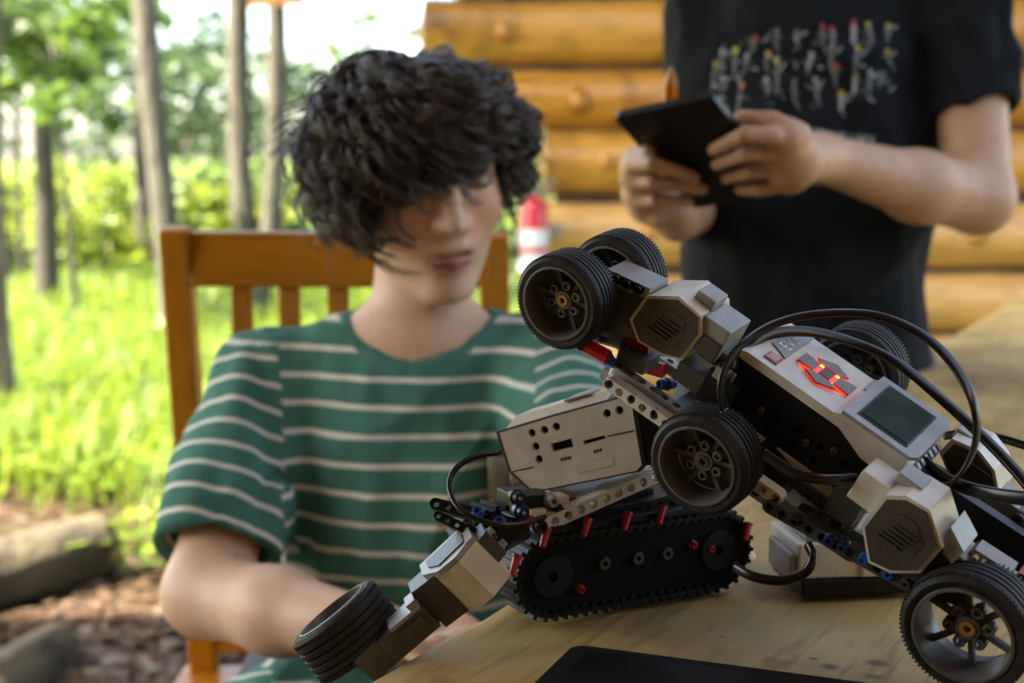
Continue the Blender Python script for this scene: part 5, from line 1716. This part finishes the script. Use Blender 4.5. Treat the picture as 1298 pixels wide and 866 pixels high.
# breast pocket, pale
bv1 = BVHTree.FromPolygons([Vector(p) for p in V], [list(map(int, q)) for q in Q])
def project(bv, px, py, lift):
    hit = bv.ray_cast(Vector(CP), Vector(nrm(ray(px, py))))
    if hit[0] is None: return None
    return np.array(hit[0]) + np.array(hit[1]) * lift
gx1, gy1 = np.linspace(617, 668, 8), np.linspace(578, 690, 12)
gv_, gf_ = [], []
for j, y in enumerate(gy1):
    for i, x in enumerate(gx1):
        p = project(bv1, x, y, .0035)
        gv_.append(p if p is not None else gv_[-1])
n8 = len(gx1)
gf_ = [(j * n8 + i, j * n8 + i + 1, (j + 1) * n8 + i + 1, (j + 1) * n8 + i) for j in range(len(gy1) - 1) for i in range(n8 - 1)]
po = mk('pocket', gv_, gf_, shirt_mat('pale_pocket', (.50, .50, .42), (.42, .42, .35)), P1, True)
sm = po.modifiers.new('s', 'SOLIDIFY'); sm.thickness = .002; sm.offset = -1
# shorts and shoes
S3 = SDF((-.50, .92, .0), (.30, 1.68, .64), .006)
S3.ell(pel + [0, 0, -.01], (.17, .13, .09), None, .04)
for kn, s_ in ((kneeR, -1), (kneeL, 1)):
    S3.cap(pel + [s_ * .085, 0, -.005], kn, .088, .066, .03)
    S3.cap(kn, kn + [s_ * .015, .04, -.36], .062, .05, .02)
V, Q = S3.mesh(); V = smooth_v(V, Q, 2, .5)
denim = mat('dark_denim', (.025, .03, .045), .85, c2=(.035, .042, .06), scale=60, bump=.0004, bscale=500)
put('trousers', fast_mesh('trousers', V, Q, denim, sit_base), P1, Matrix.Translation(Vector(sit_base)))
shoe_m = mat('shoe_fabric', (.06, .06, .065), .8, c2=(.1, .1, .1), scale=40)
def shoes(pts, parent, center):
    for (a, b) in pts:
        S_ = SDF(np.minimum(a, b) - .09, np.maximum(a, b) + .09, .006)
        S_.cap(a, b, .042, .036, .02, plane=(np.array([0, 0, .006]), np.array([0, 0, -1.0])))
        S_.cap(a, a + [0, 0, .05], .045, .046, .02)
        V, Q = S_.mesh(); V = smooth_v(V, Q, 2, .5)
        put('shoe', fast_mesh('shoe', V, Q, shoe_m, center), parent, Matrix.Translation(Vector(center)))
shoes([(kn + [s_ * .02, .06, -kn[2] + .04], kn + [s_ * .02, -.10, -kn[2] + .035]) for kn, s_ in ((kneeR, -1), (kneeL, 1))], P1, sit_base)

# ------------------------------------------------------------------ standing person
D2 = 1.86
std_base = np.array([at(1028, 300, D2)[0], at(1028, 300, D2)[1], 0])
P2 = thing('person', std_base, 'standing person in a black printed T-shirt holding a black tablet in both hands', 'person')
nb2 = at(1040, -62, D2)
s2R, s2L = at(900, 28, 1.90), at(1222, 8, 1.83)
e2L, w2L = at(1240, 252, 1.76), at(1040, 200, 1.615)
e2R, w2R = at(880, 262, 1.86), at(858, 276, 1.69)
fw2 = nrm(vec(-.35, .42, -.84)); r2 = vec(-.93, .0, .36); r2 = nrm(r2 - fw2 * np.dot(fw2, r2)); u2_ = np.cross(r2, fw2)
HR2 = np.stack([r2, fw2, u2_], 1)
HO2 = nb2 + np.array([-.01, -.03, .15])
SB_ = SDF((.06, 1.35, -.02), (.80, 2.1, 1.62), .0036)
SB_.cap(HO2 + HR2 @ np.array([0, -.022, -.05]), nb2, .050, .056, .02)
SB_.cap(nb2 - [0, 0, .03], s2R, .05, .045, .03); SB_.cap(nb2 - [0, 0, .03], s2L, .05, .045, .03)
pel2 = np.array([std_base[0], std_base[1] + .02, .76])
SB_.cap(nb2 - [0, 0, .12], pel2, .105, .11, .05, sq=((0, 1, 0), .7))
SB_.chain([s2L, e2L], [.047, .041], .02)
SB_.chain([e2L, e2L * .6 + w2L * .4 + [0, 0, -.004], w2L], [.042, .041, .026], .02)
SB_.chain([s2R, e2R, w2R], [.047, .04, .026], .02)
# the tablet's own rectangle: its three corners give its plane
tl, tr_, bl_ = at(777, 149, 1.525), at(903, 123, 1.452), at(889, 263, 1.642)
ux = nrm(tr_ - tl); uy = bl_ - tl; uy = nrm(uy - ux * np.dot(ux, uy)); un = np.cross(ux, uy)
if np.dot(un, CF) < 0: un = -un
lw_, lh_ = np.linalg.norm(tr_ - tl), np.linalg.norm((bl_ - tl) @ uy)
def tq(px, py, f=.009): return on_plane(px, py, tl - un * f, un)      # f metres in front of its back
# left hand: back of the hand and fingers on the back of the tablet
pa = tq(1006, 200, .002)
SB_.cap(w2L, pa, .027, .030, .015, sq=(nrm(vec(.3, 0, 1)), .8))
SB_.cap(tq(996, 176, .004), tq(1000, 226, .004), .021, .018, .015)
for pts in (((982, 172, .014), (944, 170, .022), (904, 190, .0085)), ((986, 194, .016), (946, 195, .024), (908, 209, .0085)), ((988, 214, .015), (952, 218, .021), (920, 226, .008)), ((990, 234, .012), (964, 240, .018), (938, 240, .008))):
    SB_.chain([tq(*q) for q in pts], [.0094, .0086, .0072], .002)
SB_.chain([tq(1014, 170, -.004), tq(978, 154, -.012), tq(940, 149, -.018)], [.0125, .0105, .0085], .006)
# right hand: fist closed round the lower left edge
pb_ = tq(818, 242, -.006)
SB_.cap(w2R, pb_, .026, .026, .015)
SB_.cap(tq(810, 214, -.002), tq(818, 262, -.002), .022, .020, .012)
for pts in (((800, 208, .006), (828, 208, .022), (880, 225, .0085)), ((795, 228, .006), (828, 231, .024), (890, 240, .0085)), ((797, 249, .006), (830, 254, .022), (872, 256, .0085)), ((805, 268, .004), (834, 276, .018), (860, 273, .008))):
    SB_.chain([tq(*q) for q in pts], [.0098, .0090, .0075], .002)
SB_.chain([tq(812, 220, -.012), tq(803, 198, -.006), tq(822, 192, .004)], [.0125, .0105, .0085], .006)
for s_ in (-1, 1):
    hip = pel2 + [s_ * .085, 0, 0]
    SB_.chain([hip, hip + [s_ * .01, -.01, -.34], hip + [s_ * .015, .02, -.70]], [.08, .055, .04], .03)
    SB_.cap(hip + [s_ * .015, .02, -.715], hip + [s_ * .02, -.12, -.73], .034, .028, .02)
head_sdf(SB_, HO2, HR2, 0.0)
def hl2(x, y, z): return (z > .055) & (y > .03) | ((y <= .03) & (z > -.02) & (np.abs(np.abs(x) - .08) > .003))
finish_body('body', SB_, P2, std_base, [(HO2, HR2, hl2)], (.56, .335, .205))
del SB_
st2 = curly(420, 5, 10, ec, er, lambda a, r: r.uniform(.35, .6) if abs(a) < .9 else r.uniform(-.4, .0), lambda a: .014, .003, lambda a: .5 if abs(a) < .9 else -.15, 21)
hair_strands('hair', P2, HO2, HR2, st2, .0013)
# black T-shirt
S4 = SDF((.06, 1.5, .62), (.82, 2.1, 1.36), .0042)
S4.ell(at(1030, 110, D2 + .01), (.172, .105, .19), None, .05)
S4.ell(at(1028, 300, D2 + .0), (.166, .108, .20), None, .06)
S4.cap(at(1026, 400, D2), at(1024, 560, D2), .150, .158, .05, plane=(np.array([0, 0, .675]), np.array([0, 0, -1.0])), sq=((0, 1, 0), .72))
S4.cap(nb2 - [0, 0, .055], s2L, .06, .055, .035); S4.cap(nb2 - [0, 0, .055], s2R, .06, .055, .035)
a2L = nrm(e2L - s2L); h2L = at(1233, 147, 1.795)
S4.cap(s2L, h2L + a2L * .05, .062, .062, .025, plane=(h2L, nrm(a2L * .9 + vec(.22, 0, 0))))
S4.cap(h2L - a2L * .04, h2L + a2L * .08, .050, .054, .004, True)
a2R = nrm(e2R - s2R); h2R = s2R + a2R * .17
S4.cap(s2R, h2R + a2R * .05, .058, .056, .025, plane=(h2R, a2R))
S4.cap(h2R - a2R * .04, h2R + a2R * .08, .05, .054, .004, True)
nax2 = nrm(HO2 + HR2 @ np.array([0, -.022, -.05]) - nb2)
S4.cap(nb2 + nax2 * .012, nb2 + nax2 * .12, .066, .085, .006, True)
S4.cap(at(1024, 540, D2), at(1024, 700, D2), .14, .15, .01, True, sq=((0, 1, 0), .72))
V, Q = S4.mesh(); V = smooth_v(V, Q, 2, .5); N_ = vnormals(V, Q)
V = wrinkle(V, N_, [(.011, (8, 5, 7), 13), (.007, (20, 10, 9), 19), (.003, (45, 30, 18), 15)],
            [(.009, (-.2, 0, .98), (.98, 0, .2), 3, 9, 12.5), (.008, (.75, 0, .65), (-.65, 0, .75), 4, 10, 4.5)])
me = fast_mesh('t_shirt', V, Q, shirt_mat('black_jersey', (.0060, .0078, .0092), (.0095, .012, .0138)), std_base)
put('t_shirt', me, P2, Matrix.Translation(Vector(std_base)))
bv2 = BVHTree.FromPolygons([Vector(p) for p in V], [list(map(int, q)) for q in Q])
# printed figures: grey strokes with yellow and red tips, and a line of small lettering
pm = [mat('print_grey', (.16, .18, .18), .8, c2=(.09, .1, .1), scale=200), mat('print_yellow', (.42, .36, .06), .8), mat('print_red', (.40, .06, .045), .8), mat('print_pale', (.34, .36, .36), .8)]
pg = G()
def stroke(x0, y0, x1, y1, w_, m):
    n = 4
    dx, dy = x1 - x0, y1 - y0; l = math.hypot(dx, dy); nx_, ny_ = -dy / l * w_ / 2, dx / l * w_ / 2
    vv = []
    for k in range(n + 1):
        x, y = x0 + dx * k / n, y0 + dy * k / n
        for s_ in (-1, 1):
            p = project(bv2, x + s_ * nx_, y + s_ * ny_, .0006)
            if p is None: return
            vv.append(p)
    pg.add(vv, [(2 * k, 2 * k + 1, 2 * k + 3, 2 * k + 2) for k in range(n)], m)
rp = random.Random(5)
figs = []
for (x, y) in ((916, 62), (908, 78), (915, 95), (933, 60), (947, 68), (957, 45), (985, 36), (974, 65), (941, 105), (971, 98), (985, 75), (1010, 38), (1029, 66), (1007, 100), (1056, 55), (1033, 98), (1042, 30), (1054, 34), (1082, 25), (1100, 28), (1126, 30), (1088, 58), (1124, 62), (1085, 92), (1103, 88), (1120, 90), (1066, 115), (1060, 80)):
    tip = rp.choice([1, 1, 2, 3, 3, 0])
    l = rp.uniform(16, 34); sl = rp.uniform(-6, 6)
    stroke(x, y, x + sl * .2, y + 7, rp.uniform(4.5, 7), tip)
    stroke(x + sl * .2, y + 6, x + sl, y + l, rp.uniform(3.5, 6.5), 0 if rp.random() < .7 else 3)
    stroke(x - 7, y + l * .5 + rp.uniform(-3, 3), x + 7, y + l * .5 + rp.uniform(-5, 5), 2.2, 0)
    stroke(x + sl * .8, y + l * .9, x + sl + rp.uniform(-8, 8), y + l * 1.35, 2.6, 0)
    if rp.random() < .4: stroke(x + 4, y + l * .4, x + 11, y + l * .15, 2.2, 3)
for k in range(60):
    x, y = rp.uniform(905, 1135), rp.uniform(40, 140)
    stroke(x, y, x + rp.uniform(-9, 9), y + rp.uniform(-9, 9), rp.uniform(1.6, 3), rp.choice([0, 0, 3]))
x = 1030
while x < 1112:                                # lettering line
    h_ = 9; y = 163 + (x - 1030) * .14
    stroke(x, y, x, y + h_, 2.0, 3)
    kind = rp.randrange(3)
    if kind == 0: stroke(x, y + 1, x + 4.5, y + h_, 1.8, 3); stroke(x + 4.5, y, x + 4.5, y + h_, 1.8, 3)
    elif kind == 1: stroke(x, y + 1, x + 4.5, y + 1, 1.8, 3); stroke(x, y + h_ * .55, x + 4, y + h_ * .55, 1.6, 3)
    else: stroke(x, y + h_ - 1, x + 4.5, y + h_ - 1, 1.8, 3)
    x += 8.2
pg.mk('shirt_print', pm, P2)
# jeans
S5 = SDF((.10, 1.5, -.0), (.70, 2.1, .95), .0065)
S5.ell(pel2 + [0, 0, -.02], (.155, .112, .12), None, .04)
for s_ in (-1, 1):
    hip = pel2 + [s_ * .085, 0, 0]
    S5.chain([hip, hip + [s_ * .01, -.01, -.34], hip + [s_ * .015, .02, -.69]], [.09, .068, .056], .03)
V, Q = S5.mesh(); V = smooth_v(V, Q, 2, .5)
put('trousers', fast_mesh('trousers', V, Q, denim, std_base), P2, Matrix.Translation(Vector(std_base)))
shoes([(pel2 + [s_ * .10, .03, -pel2[2] + .045], pel2 + [s_ * .105, -.13, -pel2[2] + .038]) for s_ in (-1, 1)], P2, std_base)

# ---- tablet held by the standing person
TBh = thing('held_tablet', (tl + bl_) / 2, 'black tablet computer held up in both hands', 'tablet')
G().prism(rrect(tl, ux, uy, lw_, lh_, .007), un * .008).mk('case', M['black'], TBh)
G().prism(rrect(tl + ux * .006 + uy * .006 + un * .0081, ux, uy, lw_ - .012, lh_ - .012, .003), un * .0006).mk('screen', screen_m, TBh)
# ---- orange pencil sticking up behind the tablet
pa_, pb2 = tq(851, 86, -.03), tq(849, 150, -.022)
pc = thing('pencil', pb2, 'short orange pencil sticking up behind the held tablet', 'pencil')
G().cyl(pa_ + (pb2 - pa_) * .25, pb2, .0075, n=6).mk('shaft', mat('orange_paint', (.80, .20, .01), .4), pc)
G().cyl(pa_, pa_ + (pb2 - pa_) * .25, .0016, .0075, n=6).mk('tip', mat('pencil_wood', (.5, .26, .10), .6), pc)
